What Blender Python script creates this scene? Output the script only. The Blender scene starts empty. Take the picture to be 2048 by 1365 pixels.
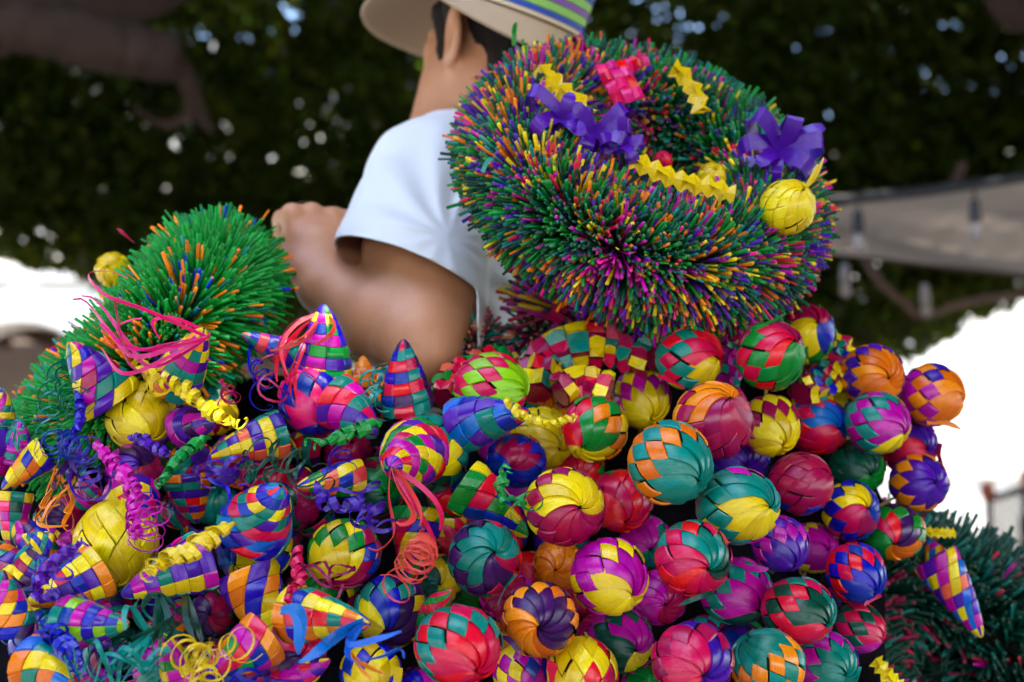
import bpy, bmesh, math, random
import numpy as np
from mathutils import Vector, Matrix, Quaternion
random.seed(7); RNG = np.random.default_rng(11)
R_ = math.radians
SC = bpy.context.scene
COL = SC.collection

# ------------------------------------------------------------------ camera, sky, sun, exposure
CAM_H, PITCH, FPX = 1.0, R_(8.4), 2844.0
cam_d = bpy.data.cameras.new('camera'); cam = bpy.data.objects.new('camera', cam_d); COL.objects.link(cam)
cam_d.sensor_width = 36.0; cam_d.lens = FPX / 2048 * 36.0
cam_d.clip_start = 0.02; cam_d.clip_end = 2000
cam.location = (0, 0, CAM_H); cam.rotation_euler = (math.pi / 2 + PITCH, 0, 0)
cam_d.dof.use_dof = True; cam_d.dof.focus_distance = 1.22; cam_d.dof.aperture_fstop = 4.4
SC.camera = cam

SUN_EL, SUN_AZ = 62.0, 38.0             # sun high behind the camera's right shoulder, above the crowns (azimuth from -Y, towards -X)
w = bpy.data.worlds.new('World'); SC.world = w; w.use_nodes = True
nt = w.node_tree
sky = nt.nodes.new('ShaderNodeTexSky'); sky.sky_type = 'NISHITA'; sky.sun_disc = False
sky.sun_elevation = R_(SUN_EL); sky.air_density = 1.0; sky.dust_density = 1.2; sky.ozone_density = 1.0
sun_dir = Vector((math.sin(R_(SUN_AZ)) * math.cos(R_(SUN_EL)), -math.cos(R_(SUN_AZ)) * math.cos(R_(SUN_EL)), math.sin(R_(SUN_EL))))
sky.sun_rotation = math.atan2(sun_dir.x, sun_dir.y)
bg = nt.nodes['Background']; bg.inputs['Strength'].default_value = 0.15
nt.links.new(sky.outputs[0], bg.inputs['Color'])
sl = bpy.data.lights.new('sun', 'SUN'); sl.energy = 2.1; sl.angle = R_(0.53); sl.color = (1, .95, .87)
so = bpy.data.objects.new('sun', sl); COL.objects.link(so)
so.rotation_euler = (-sun_dir).to_track_quat('-Z', 'Y').to_euler()
SC.view_settings.view_transform = 'Standard'; SC.view_settings.look = 'None'
SC.view_settings.gamma = 1.0; SC.view_settings.exposure = 3.15
SC.render.engine = 'CYCLES'
SC.cycles.use_denoising = True
SC.cycles.max_bounces = 8; SC.cycles.diffuse_bounces = 4; SC.cycles.glossy_bounces = 3; SC.cycles.transmission_bounces = 4
SC.cycles.sample_clamp_indirect = 6.0; SC.cycles.sample_clamp_direct = 0

CF = Vector((0, math.cos(PITCH), math.sin(PITCH))); CU = Vector((0, -math.sin(PITCH), math.cos(PITCH))); CR = Vector((1, 0, 0))
def P(px, py, d):                        # photo pixel + distance along the view axis -> world point
    return Vector((0, 0, CAM_H)) + CF * d + CR * ((px - 1024) / FPX * d) + CU * ((682.5 - py) / FPX * d)

# ------------------------------------------------------------------ helpers
def link(o, parent=None):
    COL.objects.link(o)
    if parent is not None: o.parent = parent
    return o
def tag(o, label=None, cat=None, group=None, kind=None):
    if label: o['label'] = label
    if cat: o['category'] = cat
    if group: o['group'] = group
    if kind: o['kind'] = kind
    return o
def empty(name, loc=(0, 0, 0), parent=None):
    o = bpy.data.objects.new(name, None); o.empty_display_size = .05; link(o, parent); o.location = loc; return o
def mesh_of(name, v, f, mats=(), smooth=False, uv=None):
    me = bpy.data.meshes.new(name); me.from_pydata([tuple(x) for x in v], [], [tuple(x) for x in f])
    for m in mats: me.materials.append(m)
    if smooth: me.polygons.foreach_set('use_smooth', [True] * len(me.polygons))
    if uv is not None:
        l = me.uv_layers.new(name='UVMap'); uva = np.asarray(uv, dtype=np.float32)
        idx = np.empty(len(me.loops), dtype=np.int32); me.loops.foreach_get('vertex_index', idx)
        l.data.foreach_set('uv', uva[idx].ravel())
    me.update()
    if smooth: me.set_sharp_from_angle(angle=R_(28))
    return me
def obj(name, v, f, mat, parent=None, smooth=False, uv=None):
    return link(bpy.data.objects.new(name, mesh_of(name, v, f, [mat] if mat else [], smooth, uv)), parent)
def objm(name, me, mat=None, parent=None):
    o = bpy.data.objects.new(name, me); link(o, parent)
    if mat is not None:
        o.material_slots[0].link = 'OBJECT'; o.material_slots[0].material = mat
    return o
class MB:
    def __init__(s): s.v = []; s.f = []
    def box(s, c, d, rot=None):
        n = len(s.v); c = Vector(c)
        for x in (-.5, .5):
            for y in (-.5, .5):
                for z in (-.5, .5):
                    p = Vector((x * d[0], y * d[1], z * d[2]))
                    if rot is not None: p = rot @ p
                    s.v.append(c + p)
        for q in ((0, 1, 3, 2), (4, 6, 7, 5), (0, 4, 5, 1), (2, 3, 7, 6), (0, 2, 6, 4), (1, 5, 7, 3)): s.f.append([n + i for i in q])
        return s
    def tube(s, pts, rad, seg=10, cap=True):
        pts = [Vector(p) for p in pts]; n0 = len(s.v); up = None
        if not hasattr(rad, '__len__'): rad = [rad] * len(pts)
        for i, p in enumerate(pts):
            t = (pts[min(i + 1, len(pts) - 1)] - pts[max(i - 1, 0)]).normalized()
            if up is None: up = t.orthogonal().normalized()
            up = (up - t * up.dot(t)).normalized(); b = t.cross(up)
            for k in range(seg):
                a = 2 * math.pi * k / seg; s.v.append(p + (up * math.cos(a) + b * math.sin(a)) * rad[i])
        for i in range(len(pts) - 1):
            for k in range(seg):
                a = n0 + i * seg + k; b2 = n0 + i * seg + (k + 1) % seg; s.f.append((a, b2, b2 + seg, a + seg))
        if cap:
            s.f.append([n0 + k for k in range(seg)][::-1]); e = n0 + (len(pts) - 1) * seg; s.f.append([e + k for k in range(seg)])
        return s
    def lathe(s, prof, c, seg=16):
        n0 = len(s.v); c = Vector(c)
        for r, z in prof:
            for k in range(seg):
                a = 2 * math.pi * k / seg; s.v.append(c + Vector((r * math.cos(a), r * math.sin(a), z)))
        for i in range(len(prof) - 1):
            for k in range(seg):
                a = n0 + i * seg + k; b = n0 + i * seg + (k + 1) % seg; s.f.append((a, b, b + seg, a + seg))
        return s
    def build(s, name, mat, parent=None, smooth=False): return obj(name, s.v, s.f, mat, parent, smooth)
def smooth_path(pts, n=8):                # Catmull-Rom
    pts = [Vector(p) for p in pts]; out = []
    for i in range(len(pts) - 1):
        p0 = pts[max(i - 1, 0)]; p1 = pts[i]; p2 = pts[i + 1]; p3 = pts[min(i + 2, len(pts) - 1)]
        for k in range(n):
            t = k / n; out.append(.5 * ((2 * p1) + (p2 - p0) * t + (2 * p0 - 5 * p1 + 4 * p2 - p3) * t * t + (3 * p1 - p0 - 3 * p2 + p3) * t ** 3))
    out.append(pts[-1]); return out

# ------------------------------------------------------------------ materials
def new_mat(name):
    m = bpy.data.materials.new(name); m.use_nodes = True
    return m, m.node_tree, m.node_tree.nodes['Principled BSDF']
def simple(name, col, rough=.7, noise=0, amount=.25, bump=0, metallic=0, coords='Object', spec=.5):
    m, t, b = new_mat(name)
    b.inputs['Roughness'].default_value = rough; b.inputs['Metallic'].default_value = metallic
    b.inputs['Specular IOR Level'].default_value = spec
    b.inputs['Base Color'].default_value = (*col, 1)
    if noise:
        tc = t.nodes.new('ShaderNodeTexCoord'); nz = t.nodes.new('ShaderNodeTexNoise'); nz.inputs['Scale'].default_value = noise; nz.inputs['Detail'].default_value = 6
        t.links.new(tc.outputs[coords], nz.inputs['Vector'])
        mr = t.nodes.new('ShaderNodeMapRange'); mr.inputs[3].default_value = 1 - amount; mr.inputs[4].default_value = 1 + amount
        t.links.new(nz.outputs['Fac'], mr.inputs['Value'])
        mx = t.nodes.new('ShaderNodeVectorMath'); mx.operation = 'SCALE'; mx.inputs[0].default_value = col
        t.links.new(mr.outputs[0], mx.inputs['Scale']); t.links.new(mx.outputs[0], b.inputs['Base Color'])
        if bump:
            bp = t.nodes.new('ShaderNodeBump'); bp.inputs['Strength'].default_value = bump; bp.inputs['Distance'].default_value = .01
            t.links.new(nz.outputs['Fac'], bp.inputs['Height']); t.links.new(bp.outputs[0], b.inputs['Normal'])
    return m
DYE = dict(Y=(.80, .56, .003), O=(.80, .19, .003), R=(.68, .002, .050), C=(.36, .0015, .065), M=(.50, .001, .32), K=(.82, .006, .20),
           P=(.065, .005, .32), V=(.045, .004, .085), B=(.002, .016, .36), S=(.002, .12, .50), T=(.0, .20, .16), G=(.001, .22, .024),
           D=(.0, .060, .036), L=(.25, .52, .004), W=(.78, .08, .045), Z=(.62, .50, .22))
DNAME = dict(Y='yellow', O='orange', R='red', C='crimson', M='magenta', K='hot pink', P='purple', V='dark violet', B='blue', S='sky blue',
             T='teal', G='green', D='dark green', L='lime', W='salmon', Z='straw')
PALM = {}
for k, c in DYE.items():                  # dyed palm leaf: fibres run along the strip (UV v), each strip takes the dye a little differently
    m, t, b = new_mat('palm_' + DNAME[k].replace(' ', '_'))
    uvn = t.nodes.new('ShaderNodeUVMap'); mp = t.nodes.new('ShaderNodeMapping'); mp.inputs['Scale'].default_value = (26, 1.3, 1)
    oi = t.nodes.new('ShaderNodeObjectInfo'); add = t.nodes.new('ShaderNodeVectorMath'); add.operation = 'ADD'
    sc_ = t.nodes.new('ShaderNodeMath'); sc_.operation = 'MULTIPLY'; sc_.inputs[1].default_value = 37
    t.links.new(oi.outputs['Random'], sc_.inputs[0]); t.links.new(uvn.outputs[0], mp.inputs['Vector'])
    t.links.new(mp.outputs[0], add.inputs[0]); t.links.new(sc_.outputs[0], add.inputs[1])
    nz = t.nodes.new('ShaderNodeTexNoise'); nz.inputs['Scale'].default_value = 1; nz.inputs['Detail'].default_value = 3
    t.links.new(add.outputs[0], nz.inputs['Vector'])
    tc = t.nodes.new('ShaderNodeTexCoord'); n2 = t.nodes.new('ShaderNodeTexNoise'); n2.inputs['Scale'].default_value = 38; n2.inputs['Detail'].default_value = 4
    t.links.new(tc.outputs['Object'], n2.inputs['Vector'])
    m1 = t.nodes.new('ShaderNodeMapRange'); m1.inputs[1].default_value = .3; m1.inputs[2].default_value = .75; m1.inputs[3].default_value = .80; m1.inputs[4].default_value = 1.14
    t.links.new(nz.outputs['Fac'], m1.inputs['Value'])
    m2 = t.nodes.new('ShaderNodeMapRange'); m2.inputs[3].default_value = .82; m2.inputs[4].default_value = 1.2; t.links.new(n2.outputs['Fac'], m2.inputs['Value'])
    m3 = t.nodes.new('ShaderNodeMapRange'); m3.inputs[3].default_value = .80; m3.inputs[4].default_value = 1.15; t.links.new(oi.outputs['Random'], m3.inputs['Value'])
    p1 = t.nodes.new('ShaderNodeMath'); p1.operation = 'MULTIPLY'; p2 = t.nodes.new('ShaderNodeMath'); p2.operation = 'MULTIPLY'
    t.links.new(m1.outputs[0], p1.inputs[0]); t.links.new(m2.outputs[0], p1.inputs[1]); t.links.new(p1.outputs[0], p2.inputs[0]); t.links.new(m3.outputs[0], p2.inputs[1])
    hs = t.nodes.new('ShaderNodeHueSaturation'); hs.inputs['Color'].default_value = (*c, 1); t.links.new(p2.outputs[0], hs.inputs['Value'])
    m4 = t.nodes.new('ShaderNodeMapRange'); m4.inputs[3].default_value = .488; m4.inputs[4].default_value = .512; t.links.new(oi.outputs['Random'], m4.inputs['Value'])
    t.links.new(m4.outputs[0], hs.inputs['Hue'])
    t.links.new(hs.outputs[0], b.inputs['Base Color'])
    m5 = t.nodes.new('ShaderNodeMapRange'); m5.inputs[3].default_value = .14; m5.inputs[4].default_value = .32; t.links.new(nz.outputs['Fac'], m5.inputs['Value'])
    t.links.new(m5.outputs[0], b.inputs['Roughness']); b.inputs['Specular IOR Level'].default_value = .5
    bp = t.nodes.new('ShaderNodeBump'); bp.inputs['Strength'].default_value = .28; bp.inputs['Distance'].default_value = .0012
    t.links.new(nz.outputs['Fac'], bp.inputs['Height']); t.links.new(bp.outputs[0], b.inputs['Normal'])
    PALM[k] = m
def straw_mat():
    m, t, b = new_mat('dyed_straw'); a = t.nodes.new('ShaderNodeVertexColor'); a.layer_name = 'dye'
    t.links.new(a.outputs['Color'], b.inputs['Base Color']); b.inputs['Roughness'].default_value = .40; b.inputs['Specular IOR Level'].default_value = .25
    return m
STRAW = straw_mat()
M_DARK = simple('dark_inside', (.012, .01, .012), .9, spec=.1)
M_CORE = simple('shade_core', (.012, .010, .008), .95, spec=.05)  # near-black filler, painted as the shade in gaps between strips and straws
M_STONE = simple('limewash_wall', (.44, .40, .34), .85, 1.6, .08, .15)
M_TRIM = simple('grey_stone_trim', (.30, .28, .26), .85, 3, .2, .3)
M_PAVE = simple('stone_paving', (.24, .22, .195), .85, 2.2, .14, .2)
M_BARK = simple('bark', (.058, .036, .026), .95, 6, .45, .9, spec=.1)
M_WOOD = simple('brown_timber', (.10, .05, .03), .7, 5, .3, .3)
M_IRON = simple('black_iron', (.02, .02, .022), .5)
# ------------------------------------------------------------------ ground
tag(obj('plaza_pavement', [(-400, -300, 0), (400, -300, 0), (400, 700, 0), (-400, 700, 0)], [(0, 1, 2, 3)], M_PAVE), kind='structure')

# ------------------------------------------------------------------ buildings round the plaza
def arch_wall(name, xs, half, spring, x0, x1, top, y, th, mat, parent):
    m = MB(); edges = [x0]
    def quad(a, b, c, d): n = len(m.v); m.v += [a, b, c, d]; m.f.append((n, n + 1, n + 2, n + 3))
    def panel(xa, xb, za, zb, za2=None, zb2=None):
        za2 = za if za2 is None else za2; zb2 = zb if zb2 is None else zb2
        quad((xa, y, za), (xb, y, za2), (xb, y, zb2), (xa, y, zb))
    cur = x0
    for cx in xs:
        panel(cur, cx - half, 0, top); S = 20
        for k in range(S):
            a0, a1 = math.pi - math.pi * k / S, math.pi - math.pi * (k + 1) / S
            xa, xb = cx + half * math.cos(a0), cx + half * math.cos(a1); za, zb = spring + half * math.sin(a0), spring + half * math.sin(a1)
            panel(xa, xb, za, top, zb, top); quad((xa, y, za), (xa, y + th, za), (xb, y + th, zb), (xb, y, zb))
        for sx in (-1, 1): quad((cx + sx * half, y, 0), (cx + sx * half, y + th, 0), (cx + sx * half, y + th, spring), (cx + sx * half, y, spring))
        cur = cx + half
    panel(cur, x1, 0, top)
    quad((x0, y, top), (x1, y, top), (x1, y + th, top), (x0, y + th, top))
    quad((x0, y, 0), (x0, y + 9, 0), (x0, y + 9, top), (x0, y, top)); quad((x1, y, 0), (x1, y + 9, 0), (x1, y + 9, top), (x1, y, top))
    return m.build(name, mat, parent)
YF = 23.7
arc = empty('arcade_building', (-11, YF, 0))
arc_in = Matrix.Translation((11, -YF, 0))
def kid(o): o.matrix_parent_inverse = arc_in; return o
AX = [-8.25 + 3.7 * k for k in range(-3, 2)]
kid(arch_wall('wall', AX, 1.38, 3.45, -24, -1.5, 9.4, YF, .7, M_STONE, arc))
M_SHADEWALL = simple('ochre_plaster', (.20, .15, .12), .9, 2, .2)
for cx in AX:
    m = MB(); S = 22
    for k in range(S):                                    # dressed voussoirs round each arch, each a little proud
        a = math.pi * (k + .5) / S; r = 1.38 + .17
        m.box((cx + r * math.cos(a), YF - .04, 3.45 + r * math.sin(a)), (.34, .10, math.pi * r / S * .96), Matrix.Rotation(-a, 3, 'Y'))
    kid(m.build('arch_trim', M_TRIM, arc))
    kid(MB().box((cx - 1.85, YF - .05, 1.4), (.5, .12, 2.8)).build('pier', M_TRIM, arc))
    for sx in (-.8, .8):
        wn = kid(MB().box((cx + sx, YF - .03, 6.6), (.95, .07, 1.9)).build('window', simple('cream_shutter', (.62, .55, .42), .8), arc))
        kid(MB().box((cx + sx, YF - .08, 5.58), (1.2, .16, .14)).build('sill', M_TRIM, arc))
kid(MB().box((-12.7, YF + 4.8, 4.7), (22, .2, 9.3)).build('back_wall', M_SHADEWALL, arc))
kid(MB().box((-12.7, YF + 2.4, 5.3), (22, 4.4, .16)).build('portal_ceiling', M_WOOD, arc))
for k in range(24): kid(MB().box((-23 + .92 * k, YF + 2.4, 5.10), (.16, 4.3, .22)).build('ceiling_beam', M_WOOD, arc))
kid(MB().box((-12.75, YF - .1, 9.5), (22.8, .35, .4)).build('cornice', M_TRIM, arc))
tag(arc, 'sunlit white building with a stone arched portal at the far left of the plaza', 'building')

rb = empty('white_building', (12, 25, 0)); rin = Matrix.Translation((-12, -25, 0))
def kid2(o): o.matrix_parent_inverse = rin; return o
kid2(MB().box((12.5, 30, 4.0), (27, 10, 8.0)).build('wall', M_STONE, rb))
kid2(MB().box((12.5, 24.93, 2.35), (27.1, .14, .16)).build('string_course', M_STONE, rb))
kid2(MB().box((12.5, 24.85, 8.1), (27.3, .5, .35)).build('cornice', M_STONE, rb))
for k in range(8):
    x = 1.2 + 3.2 * k
    kid2(MB().box((x, 24.96, 5.2), (1.1, .08, 2.0)).build('window', simple('pale_shutter', (.55, .52, .46), .8), rb))
tag(rb, 'plain sunlit white building behind the canvas awning on the right', 'building')

# railing with red finials, a folded dark parasol and a stone planter in front of the white building
rl = empty('terrace_railing', P(2010, 1110, 12.5)); rli = Matrix.Translation(-rl.location)
def rk(o): o.matrix_parent_inverse = rli; return o
zb = P(2000, 1105, 12.5).z; A = P(1976, 1000, 12.5); B_ = P(2140, 945, 12.0)
rk(MB().tube([A, B_], .035, 6).build('rail', M_WOOD, rl))
M_FIN = simple('red_clay', (.35, .07, .03), .7)
for q in (A, A.lerp(B_, .5), B_):
    rk(MB().box((q.x, q.y, q.z / 2), (.06, .06, q.z)).build('post', M_IRON, rl))
    rk(MB().lathe([(.0, .16), (.05, .15), (.075, .08), (.05, .0), (.03, -.03)], (q.x, q.y, q.z), 10).build('finial', M_FIN, rl, True))
for k in range(1, 22):
    q = A.lerp(B_, k / 22.0)
    rk(MB().box((q.x, q.y, q.z / 2), (.018, .018, q.z)).build('baluster', M_IRON, rl))
rk(MB().box((A.lerp(B_, .5).x, A.lerp(B_, .5).y, .12), ((B_ - A).x + .2, .08, .05)).build('bottom_rail', M_IRON, rl))
tag(rl, 'blurred iron terrace railing with red clay finials at the right edge', 'railing')
pl = P(1998, 1130, 12.2)
pn = empty('stone_planter', (pl.x, pl.y, 0))
MB().lathe([(.0, 0.0), (.30, 0.0), (.26, .1), (.30, .18), (.40, .62), (.46, .68), (.46, .76), (.38, .76), (.36, .66), (.0, .64)], (0, 0, 0), 18).build('bowl', simple('weathered_stone', (.22, .17, .13), .9, 4, .3), pn, True)
tag(pn, 'weathered brown stone planter at the foot of the terrace railing', 'planter')
pt = P(2090, 1060, 12.9); ps = empty('closed_parasol', (pt.x, pt.y, 0))
MB().tube([(0, 0, 0), (0, 0, 2.6)], .025, 8).build('pole', M_WOOD, ps)
MB().lathe([(.0, 2.55), (.06, 2.45), (.12, 2.0), (.22, 1.3), (.27, .95), (.20, .96), (.02, 1.2)], (0, 0, 0), 8).build('canopy', simple('wine_canvas', (.08, .015, .02), .8), ps)
MB().box((0, 0, .06), (.5, .5, .12)).build('base', M_TRIM, ps)
tag(ps, 'closed dark wine-red parasol behind the terrace railing', 'parasol')

# ------------------------------------------------------------------ trees: two clipped laurels whose crowns roof the plaza
def leaf_mat():
    m, t, b = new_mat('laurel_leaf'); a = t.nodes.new('ShaderNodeVertexColor'); a.layer_name = 'dye'
    tr = t.nodes.new('ShaderNodeBsdfTranslucent'); mx = t.nodes.new('ShaderNodeMixShader'); mx.inputs[0].default_value = .48
    t.links.new(a.outputs['Color'], b.inputs['Base Color']); b.inputs['Roughness'].default_value = .5; b.inputs['Specular IOR Level'].default_value = .15
    g = t.nodes.new('ShaderNodeVectorMath'); g.operation = 'MULTIPLY'; g.inputs[1].default_value = (1.5, 1.35, .35)
    t.links.new(a.outputs['Color'], g.inputs[0]); t.links.new(g.outputs[0], tr.inputs['Color'])
    out = t.nodes['Material Output']; t.links.new(b.outputs[0], mx.inputs[1]); t.links.new(tr.outputs[0], mx.inputs[2]); t.links.new(mx.outputs[0], out.inputs['Surface'])
    return m
M_LEAF = leaf_mat()
def fast_mesh(name, v, quads, mat, loopcol=None):
    me = bpy.data.meshes.new(name); nv, nq = len(v), len(quads)
    me.vertices.add(nv); me.vertices.foreach_set('co', np.ascontiguousarray(v, dtype=np.float32).ravel())
    me.loops.add(nq * 4); me.loops.foreach_set('vertex_index', np.ascontiguousarray(quads, dtype=np.int32).ravel())
    me.polygons.add(nq); me.polygons.foreach_set('loop_start', np.arange(nq, dtype=np.int32) * 4)
    me.materials.append(mat)
    if loopcol is not None:
        at = me.color_attributes.new('dye', 'FLOAT_COLOR', 'CORNER')
        c = np.ones((nq * 4, 4), dtype=np.float32); c[:, :3] = loopcol; at.data.foreach_set('color', c.ravel())
    me.update(calc_edges=True); me.validate(); return me
def unit(a): return a / np.maximum(np.linalg.norm(a, axis=-1, keepdims=True), 1e-9)
def leaves(name, pos, size, parent, aspect=.5):
    n = len(pos); a = unit(RNG.normal(size=(n, 3)) + np.array([0, 0, -.5])); b = unit(np.cross(a, RNG.normal(size=(n, 3))))
    s = (size * RNG.uniform(.7, 1.35, n))[:, None]; nrm = np.cross(a, b)
    v = np.stack([pos - a * s * .5, pos + b * s * aspect * .5 + nrm * s * .06, pos + a * s * .5, pos - b * s * aspect * .5 + nrm * s * .06], 1).reshape(-1, 3)
    q = np.arange(n * 4).reshape(-1, 4)
    base = np.array([.042, .064, .004]); c = base * RNG.uniform(.55, 1.5, (n, 1)) * np.array([1, 1, 1]); c[:, 0] *= RNG.uniform(.7, 1.5, n)
    o = link(bpy.data.objects.new(name, fast_mesh(name, v, q, M_LEAF, np.repeat(c, 4, 0))), parent); return o
def noise3(p, f, seed=0):                  # cheap smooth value noise from sines, for clumping
    r = np.random.default_rng(seed); s = np.zeros(len(p))
    for k in range(7):
        d = unit(r.normal(size=3)) * f * r.uniform(.6, 1.7); s += np.sin(p @ d + r.uniform(0, 6.28))
    return s / 7 ** .5
CX, CY, RX, RY, ZC, RZ = 0.0, 2.2, 12.5, 11.0, 2.7, 4.4     # hollow dome of foliage over the plaza
prof_px = np.array([-900, -300, 0, 150, 300, 600, 1000, 1650, 1800, 1870, 1960, 2048, 2200, 2600, 3200])
prof_py = np.array([600, 540, 512, 565, 640, 735, 770, 735, 712, 690, 640, 585, 560, 600, 640])
def dome(n, near):
    az = RNG.uniform(-math.pi, math.pi, n); u = RNG.uniform(0.0, 1.0, n)
    th = np.arcsin(u)                        # elevation on the dome
    k = 1 - np.abs(RNG.normal(0, .05, n)) * 1.0
    x = CX + RX * np.sin(az) * np.cos(th) * k; y = CY + RY * np.cos(az) * np.cos(th) * k; z = ZC + RZ * np.sin(th) * k
    return np.stack([x, y, z], 1)
def screen(p):
    q = p - np.array([0, 0, CAM_H]); d = q @ np.array(CF); return 1024 + FPX * (q @ np.array(CR)) / d, 682.5 - FPX * (q @ np.array(CU)) / d, d
def shell_hang(n):                           # hanging skirt of the far side, seen through the lens
    az = RNG.uniform(-.75, .75, n); k = 1 - np.abs(RNG.normal(0, .045, n))
    x = CX + RX * np.sin(az) * k; y = CY + RY * np.cos(az) * k; z = RNG.uniform(1.9, 7.2, n)
    s = np.clip((z - ZC) / RZ, 0, .999); sh = np.sqrt(1 - s * s) ; x = CX + (x - CX) * (.25 + .75 * sh); y = CY + (y - CY) * (.25 + .75 * sh)
    return np.stack([x, y, z], 1)
pv = shell_hang(250000); sx_, sy_, sd_ = screen(pv)
bot = np.interp(sx_, prof_px, prof_py) + 22 * noise3(pv, 3.0, 3) + 10 * noise3(pv, 9.0, 4)
dens = np.clip(.74 + .42 * noise3(pv, 1.6, 5) + .3 * noise3(pv, 4.5, 6), .30, 1)
keep = (sy_ < bot) & (RNG.uniform(size=len(pv)) < dens) & (sy_ > -260) & (sx_ > -260) & (sx_ < 2310)
pv = pv[keep]
po = dome(215000, False); sx_, sy_, sd_ = screen(po)
inview = (sd_ > .5) & (sx_ > -200) & (sx_ < 2250) & (sy_ > -230)
behind = po[:, 1] < 2.0
far_ok = (po[:, 2] > np.where(behind, 1.3, 2.7) + .4 * noise3(po, .8, 9))  # unseen foliage behind the camera hangs lower, added to block low skylight
qd = po - np.array([0, 1.2, 1.2]); azd = np.degrees(np.arctan2(qd[:, 0], -qd[:, 1])) + 5 * noise3(po, 1.0, 10); eld = np.degrees(np.arctan2(qd[:, 2], np.hypot(qd[:, 0], qd[:, 1]))) + 4 * noise3(po, 1.1, 14)
openb = ~((azd > -120) & (azd < 16) & (eld > 42) & (eld < 87))    # opening cut in the unseen foliage so skylight falls from the upper left
vis = po[inview & (po[:, 2] > 1.8)]
po = po[(~inview) & far_ok & openb]
pb = shell_hang(21000); pb[:, :2] = np.array([CX, CY]) + (pb[:, :2] - np.array([CX, CY])) * RNG.uniform(1.04, 1.14, (len(pb), 1))   # outer foliage behind the skirt
sx_, sy_, sd_ = screen(pb); pb = pb[(sy_ < np.interp(sx_, prof_px, prof_py) - 45 + 22 * noise3(pb, 3.0, 3)) & (sx_ > -260) & (sx_ < 2310) & (sy_ > -260)]
po = np.concatenate([po, pb])
def side(p): return p[:, 0] < .6 + .8 * noise3(p, .7, 12)
tl = empty('laurel_tree', (-6.2, 8.2, 0)); tr_ = empty('laurel_tree', (6.6, 8.6, 0))
for tree, msk_v, msk_o in ((tl, side(pv), side(po)), (tr_, ~side(pv), ~side(po))):
    inv = np.array(tree.location)
    big = leaves('crown', po[msk_o] - inv, .30, tree, .62); small = leaves('crown_skirt', pv[msk_v] - inv, .115, tree, .55)
    big['kind'] = 'stuff'; small['kind'] = 'stuff'
def limb(name, pts, rad, tree, n=7):
    pts = [Vector(p) - tree.location for p in pts]; sp = smooth_path(pts, n); rr = np.interp(np.linspace(0, 1, len(sp)), np.linspace(0, 1, len(rad)), rad)
    for i, p in enumerate(sp): sp[i] = p + Vector((math.sin(i * 1.3), math.cos(i * 1.7), math.sin(i * 2.1))) * rr[i] * .06
    return MB().tube(sp, list(rr), 14).build(name, M_BARK, tree, True)
limb('trunk', [(-6.2, 8.2, -.05), (-6.15, 8.2, .8), (-6.0, 8.1, 1.8), (-5.7, 8.1, 2.7)], [.62, .42, .38, .36], tl)
limb('limb', [(-5.7, 8.1, 2.6), (-4.6, 7.9, 3.25), P(-60, 62, 7.9), P(60, 52, 7.8), P(170, 78, 7.8), P(270, 100, 7.9), P(350, 120, 8.0)], [.34, .24, .19, .15, .16, .15, .13], tl)
limb('limb', [(-5.8, 8.2, 2.6), (-4.4, 8.5, 3.6), P(-40, 10, 8.8), P(150, 14, 8.9), P(340, -20, 9.2), P(520, -160, 9.6)], [.30, .2, .17, .14, .12, .06], tl)
limb('branch', [P(330, 110, 8.0), P(372, 160, 8.05), P(392, 215, 8.2), P(420, 260, 8.5)], [.10, .055, .05, .02], tl)
limb('branch', [P(388, 225, 8.2), P(330, 248, 8.4), P(270, 215, 8.7)], [.035, .03, .012], tl)
limb('trunk', [(6.6, 8.6, -.05), (6.5, 8.6, .9), (6.4, 8.5, 2.0), (6.1, 8.4, 3.0)], [.6, .4, .34, .32], tr_)
limb('limb', [(6.1, 8.4, 2.9), (4.8, 8.2, 3.6), P(2130, 10, 8.0), P(2040, 30, 7.9), P(1990, -20, 7.9), P(1900, -140, 8.0)], [.32, .2, .14, .10, .08, .05], tr_)
limb('limb', [(6.1, 8.4, 2.9), (4.0, 9.0, 4.4), (2.0, 8.5, 5.4), (.5, 7, 6.2)], [.3, .2, .13, .05], tr_)
tag(tl, 'dark leafy laurel tree on the left with a thick bare limb across the top', 'tree')
tag(tr_, 'dark leafy laurel tree behind the canvas awning on the right', 'tree')

# ------------------------------------------------------------------ canvas awning and festoon lights on the right
def awning():
    nx, ny = 44, 14; v = []; f = []
    tp = [(1560, 432, 5.6), (1700, 402, 5.6), (1850, 388, 5.6), (2048, 360, 5.6), (2300, 330, 5.7)]
    bt = [(1560, 478, 6.5), (1700, 505, 6.5), (1850, 526, 6.5), (2048, 548, 6.5), (2300, 575, 6.6)]
    for j in range(ny + 1):
        for i in range(nx + 1):
            px = 1560 + 740 * i / nx; t = j / ny
            a = np.interp(px, [q[0] for q in tp], [q[1] for q in tp]); b = np.interp(px, [q[0] for q in bt], [q[1] for q in bt])
            p = P(px, a + (b - a) * t, 5.6 + .9 * t + .05 * math.sin(px * .011 + 5 * t) * math.sin(math.pi * t) + .035 * math.sin((px - 900 * t) * .034) * math.sin(math.pi * t))
            p.z -= .10 * math.sin(math.pi * t) * (.6 + .4 * math.sin((px - 500 * t) * .016)); v.append(p)
    for j in range(ny):
        for i in range(nx): a = j * (nx + 1) + i; f.append((a, a + 1, a + nx + 2, a + nx + 1))
    return v, f
M_CANVAS = simple('beige_canvas', (.58, .47, .39), .8, 9, .08, .1)
aw = empty('canvas_awning', P(2300, 600, 6.0)); aw.location.z = 0; ain = Matrix.Translation(-aw.location)
def ak(o): o.matrix_parent_inverse = ain; return o
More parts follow.
